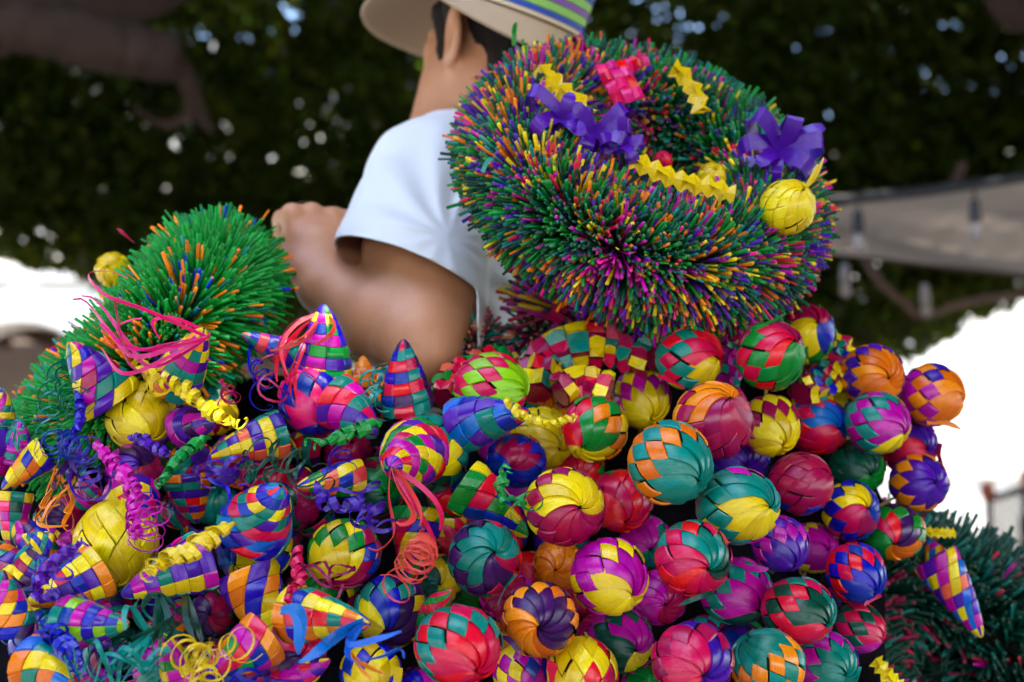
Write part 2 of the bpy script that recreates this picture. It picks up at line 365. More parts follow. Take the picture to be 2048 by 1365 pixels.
v, f = awning(); o = ak(obj('canvas', v, f, M_CANVAS, aw, True)); md = o.modifiers.new('thickness', 'SOLIDIFY'); md.thickness = .004
ak(MB().tube([P(1560, 428, 5.59), P(1700, 398, 5.59), P(1850, 383, 5.59), P(2048, 355, 5.59), P(2310, 324, 5.69)], .022, 8).build('top_bar', M_IRON, aw))
ak(MB().tube([P(1560, 480, 6.52), P(1700, 508, 6.52), P(1850, 529, 6.52), P(2048, 551, 6.52), P(2310, 578, 6.62)], .012, 8).build('bottom_bar', M_WOOD, aw))
q = P(2300, 325, 5.7); ak(MB().tube([(q.x, q.y, 0), q], .03, 8).build('post', M_IRON, aw))
q = P(2300, 577, 6.62); ak(MB().tube([(q.x, q.y, 0), q], .03, 8).build('post', M_IRON, aw))
ak(MB().tube([P(1905, 378, 5.62), P(1925, 330, 5.9)], .02, 6).build('bracket', M_WOOD, aw))
tag(aw, 'sagging beige canvas awning beside the bristle wreath on the right', 'awning')
M_BULB = simple('frosted_bulb', (.30, .26, .24), .35)
def festoon(label, cable, drops, dark, rad=.012, mat=M_IRON):
    c0 = cable[0]; r = empty('string_light', c0); inv = Matrix.Translation(-r.location)
    o = MB().tube(smooth_path(cable, 6), rad, 6).build('cable', mat, r, True); o.matrix_parent_inverse = inv
    for top, base, bulb in drops:
        o = MB().tube([top, base], .006, 6).build('drop_wire', M_IRON, r); o.matrix_parent_inverse = inv
        d = (bulb - base); L = d.length
        o = MB().lathe([(.0, .035), (.018, .035), (.022, .0), (.024, -.045), (.02, -.05)], base, 10).build('socket', M_IRON if dark else M_BULB, r, True); o.matrix_parent_inverse = inv
        o = MB().lathe([(.016, -.05), (.020, -.06), (.025, -.08), (.022, -.10), (.012, -.115), (0, -.118)], base, 12).build('bulb', M_BULB, r, True); o.matrix_parent_inverse = inv
    tag(r, label, 'string light'); return r
festoon('festoon cable with black bulb sockets hung along the top of the awning',
        [P(1600, 396, 5.3), P(1716, 396, 5.3), P(1830, 386, 5.3), P(1948, 372, 5.3), P(2060, 352, 5.3), P(2330, 318, 5.5)],
        [(P(1716, 398, 5.3), P(1716, 442, 5.3), P(1716, 480, 5.3)), (P(1948, 374, 5.3), P(1950, 420, 5.3), P(1950, 460, 5.3))], True)
festoon('drooping brown festoon cable with pale bulbs below the awning',
        [P(1560, 470, 6.7), P(1650, 480, 6.7), P(1715, 500, 6.7), P(1760, 565, 6.7), P(1810, 606, 6.7), P(1850, 632, 6.7), P(1960, 600, 6.8), P(2300, 560, 6.9)],
        [(P(1690, 490, 6.7), P(1690, 545, 6.7), P(1690, 575, 6.7)), (P(1848, 612, 6.7), P(1850, 585, 6.7), P(1850, 620, 6.7))], False, .02, M_WOOD)
# ------------------------------------------------------------------ surfaces from distance fields (one continuous skin)
class Field:
    def __init__(s, lo, hi, h):
        s.lo = np.array(lo, float); s.h = h; s.n = np.ceil((np.array(hi) - s.lo) / h).astype(int) + 1
        s.D = np.full(tuple(s.n), 1.0, np.float32)
    def sub(s, lo, hi):
        a = np.clip(np.floor((np.array(lo) - s.lo) / s.h).astype(int), 0, s.n); b = np.clip(np.ceil((np.array(hi) - s.lo) / s.h).astype(int) + 1, 0, s.n)
        sl = tuple(slice(a[i], b[i]) for i in range(3))
        g = [s.lo[i] + s.h * np.arange(a[i], b[i]) for i in range(3)]
        return sl, np.meshgrid(*g, indexing='ij')
    def comb(s, sl, d, k, op='u'):
        A = s.D[sl]
        if op == 'u':
            if k > 0: hh = np.maximum(k - np.abs(A - d), 0) / k; r = np.minimum(A, d) - hh * hh * k * .25
            else: r = np.minimum(A, d)
        else:
            d = -d
            if k > 0: hh = np.maximum(k - np.abs(A - d), 0) / k; r = np.maximum(A, d) + hh * hh * k * .25
            else: r = np.maximum(A, d)
        s.D[sl] = r
    def cone(s, a, b, ra, rb, k=.02, op='u', squash=None):     # tapered capsule
        a = np.array(a, float); b = np.array(b, float); m = max(ra, rb) + k + 3 * s.h
        sl, (X, Y, Z) = s.sub(np.minimum(a, b) - m, np.maximum(a, b) + m)
        if X.size == 0: return
        ab = b - a; L2 = max(ab @ ab, 1e-12)
        t = np.clip(((X - a[0]) * ab[0] + (Y - a[1]) * ab[1] + (Z - a[2]) * ab[2]) / L2, 0, 1)
        qx, qy, qz = X - a[0] - t * ab[0], Y - a[1] - t * ab[1], Z - a[2] - t * ab[2]
        if squash is not None:
            ax, fac = squash; ax = np.array(ax) / np.linalg.norm(ax); dt = qx * ax[0] + qy * ax[1] + qz * ax[2]; e = (1 / fac - 1) * dt
            qx, qy, qz = qx + e * ax[0], qy + e * ax[1], qz + e * ax[2]
        d = np.sqrt(qx * qx + qy * qy + qz * qz) - (ra + (rb - ra) * t)
        if squash is not None and fac < 1: d = d * (.5 + .5 * fac)
        s.comb(sl, d.astype(np.float32), k, op)
    def ell(s, c, axes, r, k=.02, op='u'):                      # ellipsoid with orthonormal axes
        c = np.array(c, float); r = np.array(r, float); m = r.max() + k + 3 * s.h; sl, (X, Y, Z) = s.sub(c - m, c + m)
        if X.size == 0: return
        k0 = 0; k1 = 0
        for ax, ri in zip(axes, r):
            q = ((X - c[0]) * ax[0] + (Y - c[1]) * ax[1] + (Z - c[2]) * ax[2]) / ri; k0 = k0 + q * q; k1 = k1 + (q / ri) ** 2
        k0 = np.sqrt(k0); d = k0 * (k0 - 1) / np.maximum(np.sqrt(k1), 1e-6)
        s.comb(sl, d.astype(np.float32), k, op)
    def surface(s):
        D = s.D; I = D < 0; nx, ny, nz = D.shape
        c = np.zeros((nx - 1, ny - 1, nz - 1), np.int8)
        for i in (0, 1):
            for j in (0, 1):
                for k in (0, 1): c += I[i:nx - 1 + i, j:ny - 1 + j, k:nz - 1 + k]
        act = np.argwhere((c > 0) & (c < 8)); idx = np.full(c.shape, -1, np.int32); idx[tuple(act.T)] = np.arange(len(act))
        corners = [(i, j, k) for i in (0, 1) for j in (0, 1) for k in (0, 1)]
        acc = np.zeros((len(act), 3)); cnt = np.zeros(len(act))
        for a in range(8):
            for b in range(a + 1, 8):
                ca, cb = np.array(corners[a]), np.array(corners[b])
                if abs(ca - cb).sum() != 1: continue
                da = D[tuple((act + ca).T)]; db = D[tuple((act + cb).T)]; m = (da < 0) != (db < 0)
                t = np.where(m, da / np.where(m, da - db, 1), 0); t = np.clip(t, 0, 1)
                acc[m] += (ca + (cb - ca) * t[:, None])[m]; cnt[m] += 1
        v = s.lo + s.h * (act + acc / cnt[:, None]); F = []
        for ax in range(3):
            sh = [slice(None)] * 3; sh2 = [slice(None)] * 3; sh[ax] = slice(0, -1); sh2[ax] = slice(1, None)
            ch = I[tuple(sh)] != I[tuple(sh2)]; e = np.argwhere(ch); inn = I[tuple(sh)][tuple(e.T)]
            u, w_ = (ax + 1) % 3, (ax + 2) % 3; ok = (e[:, u] > 0) & (e[:, w_] > 0)
            ok &= (e[:, u] < D.shape[u] - 1) & (e[:, w_] < D.shape[w_] - 1); e = e[ok]; inn = inn[ok]
            du = np.zeros(3, int); du[u] = 1; dw = np.zeros(3, int); dw[w_] = 1
            q = np.stack([idx[tuple((e - du - dw).T)], idx[tuple((e - dw).T)], idx[tuple(e.T)], idx[tuple((e - du).T)]], 1)
            q[~inn] = q[~inn][:, ::-1]; F.append(q)
        f = np.concatenate(F); return v, f[(f >= 0).all(1)]
def relax(v, f, it=2, lam=.5):
    e = np.concatenate([f[:, [0, 1]], f[:, [1, 2]], f[:, [2, 3]], f[:, [3, 0]]])
    for _ in range(it):
        s = np.zeros_like(v); n = np.zeros(len(v)); np.add.at(s, e[:, 0], v[e[:, 1]]); np.add.at(n, e[:, 0], 1); np.add.at(s, e[:, 1], v[e[:, 0]]); np.add.at(n, e[:, 1], 1)
        v = v + lam * (s / n[:, None] - v)
    return v
def field_obj(name, v, f, mat, parent, inv=None, it=2):
    v = relax(v, f, it); me = fast_mesh(name, v, f, mat); me.polygons.foreach_set('use_smooth', [True] * len(me.polygons))
    o = link(bpy.data.objects.new(name, me), parent)
    if inv is not None: o.matrix_parent_inverse = inv
    return o
def drop(v, f, keepv):                      # remove faces that touch unwanted vertices
    f = f[keepv[f].all(1)]; used = np.unique(f); m = np.full(len(v), -1); m[used] = np.arange(len(used)); return v[used], m[f]

# ------------------------------------------------------------------ the vendor, seen from behind, turned to the left
fw = np.array([-.75, .661, 0]); lf = np.array([-.661, -.75, 0]); up = np.array([0, 0, 1.0])
def A_(p): return np.array(p, float)
Tn = A_(P(972, 312, 1.86))                  # base of the neck
hc = A_(P(998, 84, 1.84))                   # middle of the head
fh_ = unit(np.array([-.58, .815, .02])); lh_ = unit(np.cross(up, fh_)); uh_ = np.cross(fh_, lh_)
shL = A_(P(858, 362, 1.70)); shR = Tn - lf * .175 - up * .05
elL = A_(P(832, 682, 1.51)); wrL = A_(P(656, 572, 1.61))
pel = Tn - up * .60 - fw * .01; hipz = .90
person = empty('person', (float(pel[0]), float(pel[1]), 0)); pinv = Matrix.Translation((-float(pel[0]), -float(pel[1]), 0))
B = Field((-.50, 1.28, -.02), (.42, 2.34, 1.96), .0036)
def torso(F, g=0.0):
    F.ell(Tn - up * .20 - fw * .005, (lf, fw, up), (.165 + g, .108 + g, .20 + g), .05)
    F.ell(Tn - up * .38, (lf, fw, up), (.150 + g, .105 + g, .20 + g), .06)
    F.ell(pel + up * .02, (lf, fw, up), (.165 + g, .115 + g, .15 + g), .06)
    for s_, sh in ((1, shL), (-1, shR)):
        F.cone(Tn + lf * s_ * .04 - up * .015, sh, .052 + g, .058 + g, .05)
        F.ell(Tn + lf * s_ * .09 - up * .16 - fw * .055, (lf, fw, up), (.075 + g, .05 + g, .10 + g), .05)   # shoulder blades
torso(B)
# neck and head
B.cone(Tn - up * .03 + fw * .068, hc - uh_ * .07 - fh_ * .02, .074, .064, .03)
B.cone(hc - uh_ * .06 + fh_ * .050 + lh_ * .02, Tn + fw * .060 + up * .03, .060, .062, .03)
B.ell(hc + uh_ * .035 - fh_ * .012, (lh_, fh_, uh_), (.076, .098, .095), .02)
B.cone(hc - uh_ * .04 + fh_ * .03, hc - uh_ * .105 + fh_ * .072, .062, .026, .035)
B.cone(hc - uh_ * .05 + lh_ * .048 - fh_ * .01, hc - uh_ * .10 + fh_ * .06 + lh_ * .012, .022, .02, .03)
B.cone(hc - uh_ * .05 - lh_ * .048 - fh_ * .01, hc - uh_ * .10 + fh_ * .06 - lh_ * .012, .022, .02, .03)
for s_ in (-1, 1):
    B.ell(hc - uh_ * .005 + fh_ * .062 + lh_ * s_ * .042, (lh_, fh_, uh_), (.028, .03, .022), .02)       # cheekbone
    B.ell(hc + uh_ * .022 + fh_ * .082 + lh_ * s_ * .03, (lh_, fh_, uh_), (.026, .016, .012), .012)      # brow
B.cone(hc + uh_ * .012 + fh_ * .092, hc - uh_ * .026 + fh_ * .112, .010, .014, .014)                   # nose
B.ell(hc - uh_ * .058 + fh_ * .094, (lh_, fh_, uh_), (.024, .011, .010), .008)                          # lips
B.ell(hc - uh_ * .108 + fh_ * .080, (lh_, fh_, uh_), (.022, .018, .016), .02)                           # chin
for s_ in (-1, 1):                                                                                   # ears
    ec = hc + lh_ * s_ * .081 - fh_ * .012 - uh_ * .012
    el_l = unit(lh_ * s_ * .95 + fh_ * .30); el_f = unit(-fh_ * .95 + lh_ * s_ * .30); eu = unit(up + el_f * .16); el_f = unit(el_f - eu * (el_f @ eu)); el_l = np.cross(el_f, eu)
    B.ell(ec + el_f * .010, (el_f, eu, el_l), (.028, .038, .0085), .006)
    B.ell(ec - eu * .028 + el_f * .0, (el_f, eu, el_l), (.011, .013, .0075), .008)
    B.ell(ec + el_f * .010 + eu * .004 + lh_ * s_ * .011, (el_f, eu, el_l), (.0175, .026, .0085), .003, 's')
# left arm, bent: elbow comes back towards the lens, fist up by the green wreath
mid = (shL + elL) / 2; uax = unit(elL - shL); ubx = unit(np.cross(uax, up)); ucx = np.cross(uax, ubx)
B.cone(shL, mid + up * .005, .060, .062, .03); B.cone(mid, elL, .062, .050, .03)
B.ell(mid * .6 + elL * .4 + unit(elL - wrL) * .018, (uax, ubx, ucx), (.075, .050, .050), .03)
fa = unit(wrL - elL); fm = elL + (wrL - elL) * .32
B.ell(elL + unit(unit(elL - shL) + unit(elL - wrL)) * .026, (uax, ubx, ucx), (.026, .024, .024), .028)
B.ell(shL * .55 + elL * .45 - ucx * .030 * np.sign(ucx @ up), (uax, ubx, ucx), (.085, .036, .034), .03)
B.cone(elL, fm, .044, .048, .010); B.cone(fm, wrL, .047, .033, .012)
def fist(F0, wr, hd, back, thumb_side, g=1.0):
    hd = unit(hd); back = unit(back - hd * (back @ hd)); sd = np.cross(hd, back) * thumb_side
    class F:      # the same hand, scaled about the wrist
        cone = staticmethod(lambda a, b, ra, rb, k=.02, **kw: F0.cone(wr + (a - wr) * g, wr + (b - wr) * g, ra * g, rb * g, k, **kw))
        ell = staticmethod(lambda c, ax, r, k=.02: F0.ell(wr + (c - wr) * g, ax, np.array(r) * g, k))
    pc = wr + hd * .045
    F.cone(wr, pc, .027, .030, .02, squash=(back, .72))
    for q in (-1, -.35, .35, 1): F.cone(wr + hd * .02 + sd * q * .018, wr + hd * .078 + sd * q * .030, .014, .0125, .014)
    lens = (.040, .045, .042, .034)
    for i, q in enumerate((1, .35, -.35, -1)):
        k0 = wr + hd * (.082 - .004 * abs(i - 1)) + sd * q * .031
        F.ell(k0 + back * .004, (hd, sd, back), (.012, .0105, .0115), .006)
        k1 = k0 + hd * .020 - back * lens[i] * .85; k2 = k1 - hd * .026 - back * .008; k3 = k2 - hd * .012 + back * .014
        F.cone(k0, k1, .0112, .0100, .004); F.cone(k1, k2, .0100, .0092, .004); F.cone(k2, k3, .0090, .0078, .003)
    t0 = wr + hd * .018 + sd * .024; t1 = t0 + hd * .034 + sd * .016 - back * .018; t2 = t1 + hd * .022 - sd * .018 - back * .020
    F.cone(t0, t1, .0145, .0120, .010); F.cone(t1, t2, .0115, .0090, .004)
    return wr + (pc + hd * .03 - back * .028 - wr) * g, sd
hdL = A_(P(644, 448, 1.65)) - wrL
gripL, gaxL = fist(B, wrL, hdL, A_((.30, -.75, .45)), -1, 1.16)
# right arm: bent in front of him, hidden by the wreath
elR = shR - up * .26 + fw * .04 - lf * .05; wrR = elR + fw * .20 + lf * .06 + up * .07
B.cone(shR, elR, .060, .048, .03); B.cone(elR, elR + (wrR - elR) * .3, .046, .047, .03); B.cone(elR + (wrR - elR) * .3, wrR, .047, .030, .03)
gripR, gaxR = fist(B, wrR, fw * .9 + lf * .2 + up * .2, up * .2 - lf * .9, 1)
# legs
for s_ in (-1, 1):
    hip = np.array([pel[0], pel[1], hipz]) + lf * s_ * .085; kn = np.array([pel[0], pel[1], .49]) + lf * s_ * .10 + fw * (.03 + .03 * s_); an = np.array([pel[0], pel[1], .09]) + lf * s_ * .11 - fw * (.02 - .04 * s_)
    B.cone(pel * np.array([1, 1, 0]) + up * (hipz + .06) + lf * s_ * .07, hip, .11, .098, .05); B.cone(hip, kn, .096, .062, .04); B.cone(kn, kn * .65 + an * .35 - fw * .012, .06, .06, .03); B.cone(kn * .65 + an * .35 - fw * .012, an, .058, .036, .03)
    B.cone(an - up * .045 - fw * .03, an - up * .055 + fw * .15, .036, .03, .03)
v, f = B.surface()
m, t, b = new_mat('skin')
tc = t.nodes.new('ShaderNodeTexCoord'); nz = t.nodes.new('ShaderNodeTexNoise'); nz.inputs['Scale'].default_value = 14; nz.inputs['Detail'].default_value = 8
cr = t.nodes.new('ShaderNodeValToRGB'); cr.color_ramp.elements[0].position = .34; cr.color_ramp.elements[1].position = .66
cr.color_ramp.elements[0].color = (.40, .165, .080, 1); cr.color_ramp.elements[1].color = (.53, .245, .130, 1)
t.links.new(tc.outputs['Object'], nz.inputs['Vector']); t.links.new(nz.outputs['Fac'], cr.inputs[0]); t.links.new(cr.outputs[0], b.inputs['Base Color'])
b.inputs['Roughness'].default_value = .48; b.inputs['Subsurface Weight'].default_value = .12; b.inputs['Subsurface Radius'].default_value = (.008, .003, .0015); b.inputs['Subsurface Scale'].default_value = 1
n3 = t.nodes.new('ShaderNodeTexNoise'); n3.inputs['Scale'].default_value = 420; t.links.new(tc.outputs['Object'], n3.inputs['Vector'])
bp = t.nodes.new('ShaderNodeBump'); bp.inputs['Strength'].default_value = .3; bp.inputs['Distance'].default_value = .001; t.links.new(n3.outputs['Fac'], bp.inputs['Height']); t.links.new(bp.outputs[0], b.inputs['Normal'])
M_SKIN = m
field_obj('body', v, f, M_SKIN, person, pinv, 2)
for s_ in (-1, 1):
    e = Vector(hc + uh_ * .008 + fh_ * .083 + lh_ * s_ * .031); o = MB().lathe([(0, -.012), (.006, -.0104), (.0104, -.006), (.012, 0), (.0104, .006), (.006, .0104), (0, .012)], e, 12).build('eye', simple('eye_white', (.75, .72, .68), .2), person, True); o.matrix_parent_inverse = pinv
# T-shirt: looser than the body, sleeve open at the hem
ua = unit(elL - shL); hemc = A_(P(800, 560, 1.585))
H = Field((-.42, 1.36, .78), (.42, 2.30, 1.62), .0042)
torso(H, .014)
H.ell(Tn - up * .44, (lf, fw, up), (.178, .13, .22), .05); H.ell(pel + up * .0, (lf, fw, up), (.19, .142, .14), .05)
side_out = unit(lf * .9 + fw * .25 - ua * ((lf * .9 + fw * .25) @ ua))
hemc = A_(P(818, 560, 1.58)); hv = unit(hemc - shL)
H.cone(shL + up * .004, shL * .5 + hemc * .5, .058, .076, .035)
H.cone(shL * .5 + hemc * .5, hemc + hv * .06, .082, .094, .02)
H.cone(Tn - up * .05 + fw * .02, Tn + up * .008 + fw * .03, .078, .074, .03)
H.ell(Tn - up * .10 + fw * .045, (lf, fw, up), (.125, .085, .11), .05); uaR = unit(elR - shR); H.cone(shR, shR + uaR * .22, .068, .078, .03)
v, f = H.surface()
h1, h2, h3 = A_(P(676, 512, 1.64)), A_(P(938, 622, 1.62)), A_(P(836, 524, 1.51)); hem_n = unit(np.cross(h2 - h1, h3 - h1)); hem_n = hem_n * np.sign(hem_n @ hv); hem_d = h1 @ hem_n
rel = v - shL; dist_axis = np.linalg.norm(rel - (rel @ hv)[:, None] * hv, axis=1)
sd_ = v @ hem_n - hem_d; insl = (dist_axis < .118) & (rel @ hv > .07) & ((v[:, 0] - shL[0]) < .062); near_ = insl & (sd_ > -.003) & (sd_ < .007); v[near_] -= sd_[near_][:, None] * hem_n
bad = (sd_ >= .007) & (dist_axis < .118) & (rel @ hv > .07) & ((v[:, 0] - shL[0]) < .062 + .0 * v[:, 2])
bad |= ((v - shR) @ uaR > .17) & (np.linalg.norm((v - shR) - ((v - shR) @ uaR)[:, None] * uaR, axis=1) < .10)
coll = unit(up - fw * .35); bad |= ((v - Tn) @ coll > .020) & (np.linalg.norm((v - Tn - fw * .03)[:, :2], axis=1) < .10)
bad |= v[:, 2] < .80
v, f = drop(v, f, ~bad)
nv = noise3(v, 26, 21) * .0018 + noise3(v, 11, 22) * .0035            # soft cloth unevenness
rad_ = unit(v - (Tn - up * .2)); v = v + rad_ * nv[:, None]
# creases fanning from the armpit
arm_pit = shL + ua * .13 - lf * .05; q = v - arm_pit; ang = np.arctan2(q @ up, q @ np.array([1, 0, 0])); rr_ = np.linalg.norm(q, axis=1)
v = v + rad_ * (np.sin(ang * 11 + 2 * noise3(v, 14, 41)) * .0055 * np.exp(-((rr_ - .10) / .075) ** 2))[:, None]
fold = np.sin((v @ unit(np.array([.8, .2, .55]))) * 62 + 2.2 * noise3(v, 9, 42)); v = v + rad_ * (np.maximum(fold, -.2) * .0032 * np.clip(.6 + noise3(v, 7, 43), 0, 1))[:, None]
st = v @ hem_n - hem_d; v = v - rad_ * (np.exp(-((st + .022) / .0022) ** 2) * .0016 * (np.linalg.norm(v - hemc, axis=1) < .15))[:, None]
m, t, b = new_mat('white_cotton'); b.inputs['Base Color'].default_value = (.66, .67, .69, 1); b.inputs['Roughness'].default_value = .9; b.inputs['Sheen Weight'].default_value = .15
tc = t.nodes.new('ShaderNodeTexCoord'); nz = t.nodes.new('ShaderNodeTexNoise'); nz.inputs['Scale'].default_value = 700; t.links.new(tc.outputs['Object'], nz.inputs['Vector'])
bp = t.nodes.new('ShaderNodeBump'); bp.inputs['Strength'].default_value = .15; bp.inputs['Distance'].default_value = .001; t.links.new(nz.outputs['Fac'], bp.inputs['Height']); t.links.new(bp.outputs[0], b.inputs['Normal'])
M_SHIRT = m
sh_o = field_obj('t_shirt', v, f, M_SHIRT, person, pinv, 4); md = sh_o.modifiers.new('thickness', 'SOLIDIFY'); md.thickness = .0022; md.offset = -1
# trousers and shoes
J = Field((-.40, 1.50, .04), (.42, 2.34, 1.08), .006)
J.ell(pel + up * .0, (lf, fw, up), (.178, .128, .16), .05)
for s_ in (-1, 1):
    hip = np.array([pel[0], pel[1], hipz]) + lf * s_ * .085; kn = np.array([pel[0], pel[1], .49]) + lf * s_ * .10 + fw * (.03 + .03 * s_); an = np.array([pel[0], pel[1], .06]) + lf * s_ * .11 - fw * (.02 - .04 * s_)
    J.cone(pel * np.array([1, 1, 0]) + up * (hipz + .06) + lf * s_ * .07, hip, .122, .11, .05); J.cone(hip, kn, .108, .078, .03); J.cone(kn, an, .078, .066, .03)
v, f = J.surface(); v, f = drop(v, f, (v[:, 2] > .075) & (v[:, 2] < .99))
field_obj('trousers', v, f, simple('blue_denim', (.03, .05, .10), .85, 60, .25), person, pinv, 3)
for s_ in (-1, 1):
    an = np.array([pel[0], pel[1], .06]) + lf * s_ * .11 - fw * (.02 - .04 * s_); K = Field(an - .25, an + .25, .006); K.cone(an - fw * .03 - up * .012, an + fw * .16 - up * .022, .045, .038, .02); K.cone(an - fw * .02, an + up * .03, .045, .045, .02)
    v, f = K.surface(); v[:, 2] = np.maximum(v[:, 2], .002); field_obj('shoe', v, f, simple('brown_leather', (.08, .04, .025), .45), person, pinv, 1)
# hair: cropped, dark, with a sideburn and a nape line
G = Field(hc - .16, hc + .16, .0034)
G.ell(hc + uh_ * .037 - fh_ * .013, (lh_, fh_, uh_), (.081, .103, .099), .0)
for s_ in (-1, 1): G.cone(hc + lh_ * s_ * .066 + fh_ * .028 + uh_ * .03, hc + lh_ * s_ * .066 + fh_ * .022 - uh_ * .030, .018, .009, .006)
G.ell(hc - uh_ * .055 - fh_ * .062, (lh_, fh_, uh_), (.056, .034, .055), .02)
v, f = G.surface(); q = v - hc; L_, F_, U_ = np.abs(q @ lh_), q @ fh_, q @ uh_
burn = (np.abs(F_ - .024) < .020) & (L_ > .05) & (U_ > -.040)
back = (F_ < -.035) & (U_ > -.095 + .20 * np.maximum(0, F_ + .075))
top = U_ > .014 + .45 * np.maximum(0, F_ - .03)
v, f = drop(v, f, burn | back | top)
v = v + unit(v - hc) * (noise3(v, 260, 31) * .0009 + noise3(v, 600, 32) * .0007)[:, None]
hm = simple('dark_hair', (.012, .008, .006), .6, 240, .6, .5, spec=.2)
ho = field_obj('hair', v, f, hm, person, pinv, 0)
# palm hat: front of the brim dips, sides roll up, the back sits low on the neck
ax_h = Vector(unit(up * 1.0 - fh_ * .36 + np.array([.16, 0, 0]))); fh = Vector(unit(fh_ - np.array(ax_h) * (fh_ @ np.array(ax_h)))); lh = ax_h.cross(fh)
hatc = Vector(hc + up * .033 - fh_ * .008)
def hp(a, r, z): return hatc + fh * (r * math.cos(a)) * 1.2 + lh * (r * math.sin(a)) + ax_h * z
def brim_z(a, t):      # a=0 front
    c = math.cos(a); s = math.sin(a)
    return -.078 * max(c, 0) ** 1.2 * t ** 1.3 - .006 * max(s, 0) ** 1.5 * t ** 1.2 - .036 * max(-c, 0) ** 1.2 * t ** 1.1 - .01 * max(-s, 0) * t
NA, NT = 72, 12; v = []; f = []
for j in range(NT + 1):
    t_ = j / NT
    for i in range(NA): a = 2 * math.pi * i / NA; wd = .080 + .020 * max(math.cos(a), 0) - .045 * max(-math.cos(a), 0) ** 1.0 - .030 * max(math.sin(a), 0) ** 2; v.append(hp(a, .094 + wd * t_, brim_z(a, t_)))
for j in range(NT):
    for i in range(NA): a = j * NA + i; b2 = j * NA + (i + 1) % NA; f.append((a, b2, b2 + NA, a + NA))
def weave_mat(name, col):
    m, t, b = new_mat(name); tc = t.nodes.new('ShaderNodeTexCoord'); wv = t.nodes.new('ShaderNodeTexWave'); wv.inputs['Scale'].default_value = 130; wv.inputs['Distortion'].default_value = 1.5
    mp = t.nodes.new('ShaderNodeMapping'); mp.inputs['Rotation'].default_value = (.4, .7, .3); t.links.new(tc.outputs['Object'], mp.inputs[0]); t.links.new(mp.outputs[0], wv.inputs[0])
    mr = t.nodes.new('ShaderNodeMapRange'); mr.inputs[3].default_value = .82; mr.inputs[4].default_value = 1.1; t.links.new(wv.outputs['Fac'], mr.inputs['Value'])
    mx = t.nodes.new('ShaderNodeVectorMath'); mx.operation = 'SCALE'; mx.inputs[0].default_value = col; t.links.new(mr.outputs[0], mx.inputs['Scale']); t.links.new(mx.outputs[0], b.inputs['Base Color'])
    b.inputs['Roughness'].default_value = .7; bp = t.nodes.new('ShaderNodeBump'); bp.inputs['Strength'].default_value = .3; bp.inputs['Distance'].default_value = .002; t.links.new(wv.outputs['Fac'], bp.inputs['Height']); t.links.new(bp.outputs[0], b.inputs['Normal'])
    return m
M_HAT = weave_mat('natural_palm', (.44, .31, .19))
hat = obj('hat', [], [], None, person); hat.data = mesh_of('hat', v, f, [M_HAT], True); hat.matrix_parent_inverse = pinv
md = hat.modifiers.new('thickness', 'SOLIDIFY'); md.thickness = .0035
def hat_ring(name, prof, mat, parent=None):
    v = []; f = []
    for r, z in prof:
        for i in range(NA): v.append(hp(2 * math.pi * i / NA, r, z))
    for j in range(len(prof) - 1):
        for i in range(NA): a = j * NA + i; b2 = j * NA + (i + 1) % NA; f.append((a, b2, b2 + NA, a + NA))
    o = obj(name, v, f, mat, parent, True)
    if parent is hat: o.matrix_parent_inverse = Matrix.Identity(4)
    return o
hat_ring('crown', [(.093, .0), (.096, .02), (.095, .06), (.090, .10), (.080, .118), (.05, .122), (.0, .114)], M_HAT, hat)
zz = .004
for nm, h_, cc in (('natural', .006, (.62, .50, .36)), ('blue', .007, (.01, .06, .45)), ('lime', .011, (.25, .52, .10)), ('violet', .008, (.22, .07, .40)), ('lime', .011, (.25, .52, .10)), ('blue', .007, (.01, .06, .45)), ('natural', .004, (.62, .50, .36))):
    hat_ring('band_stripe', [(.0962, zz), (.0995, zz + .0006), (.0995, zz + h_ - .0006), (.0962, zz + h_)], simple('band_' + nm, cc, .6), hat); zz += h_
tag(person, 'person in a white T-shirt and palm hat seen from behind, elbow bent', 'person')
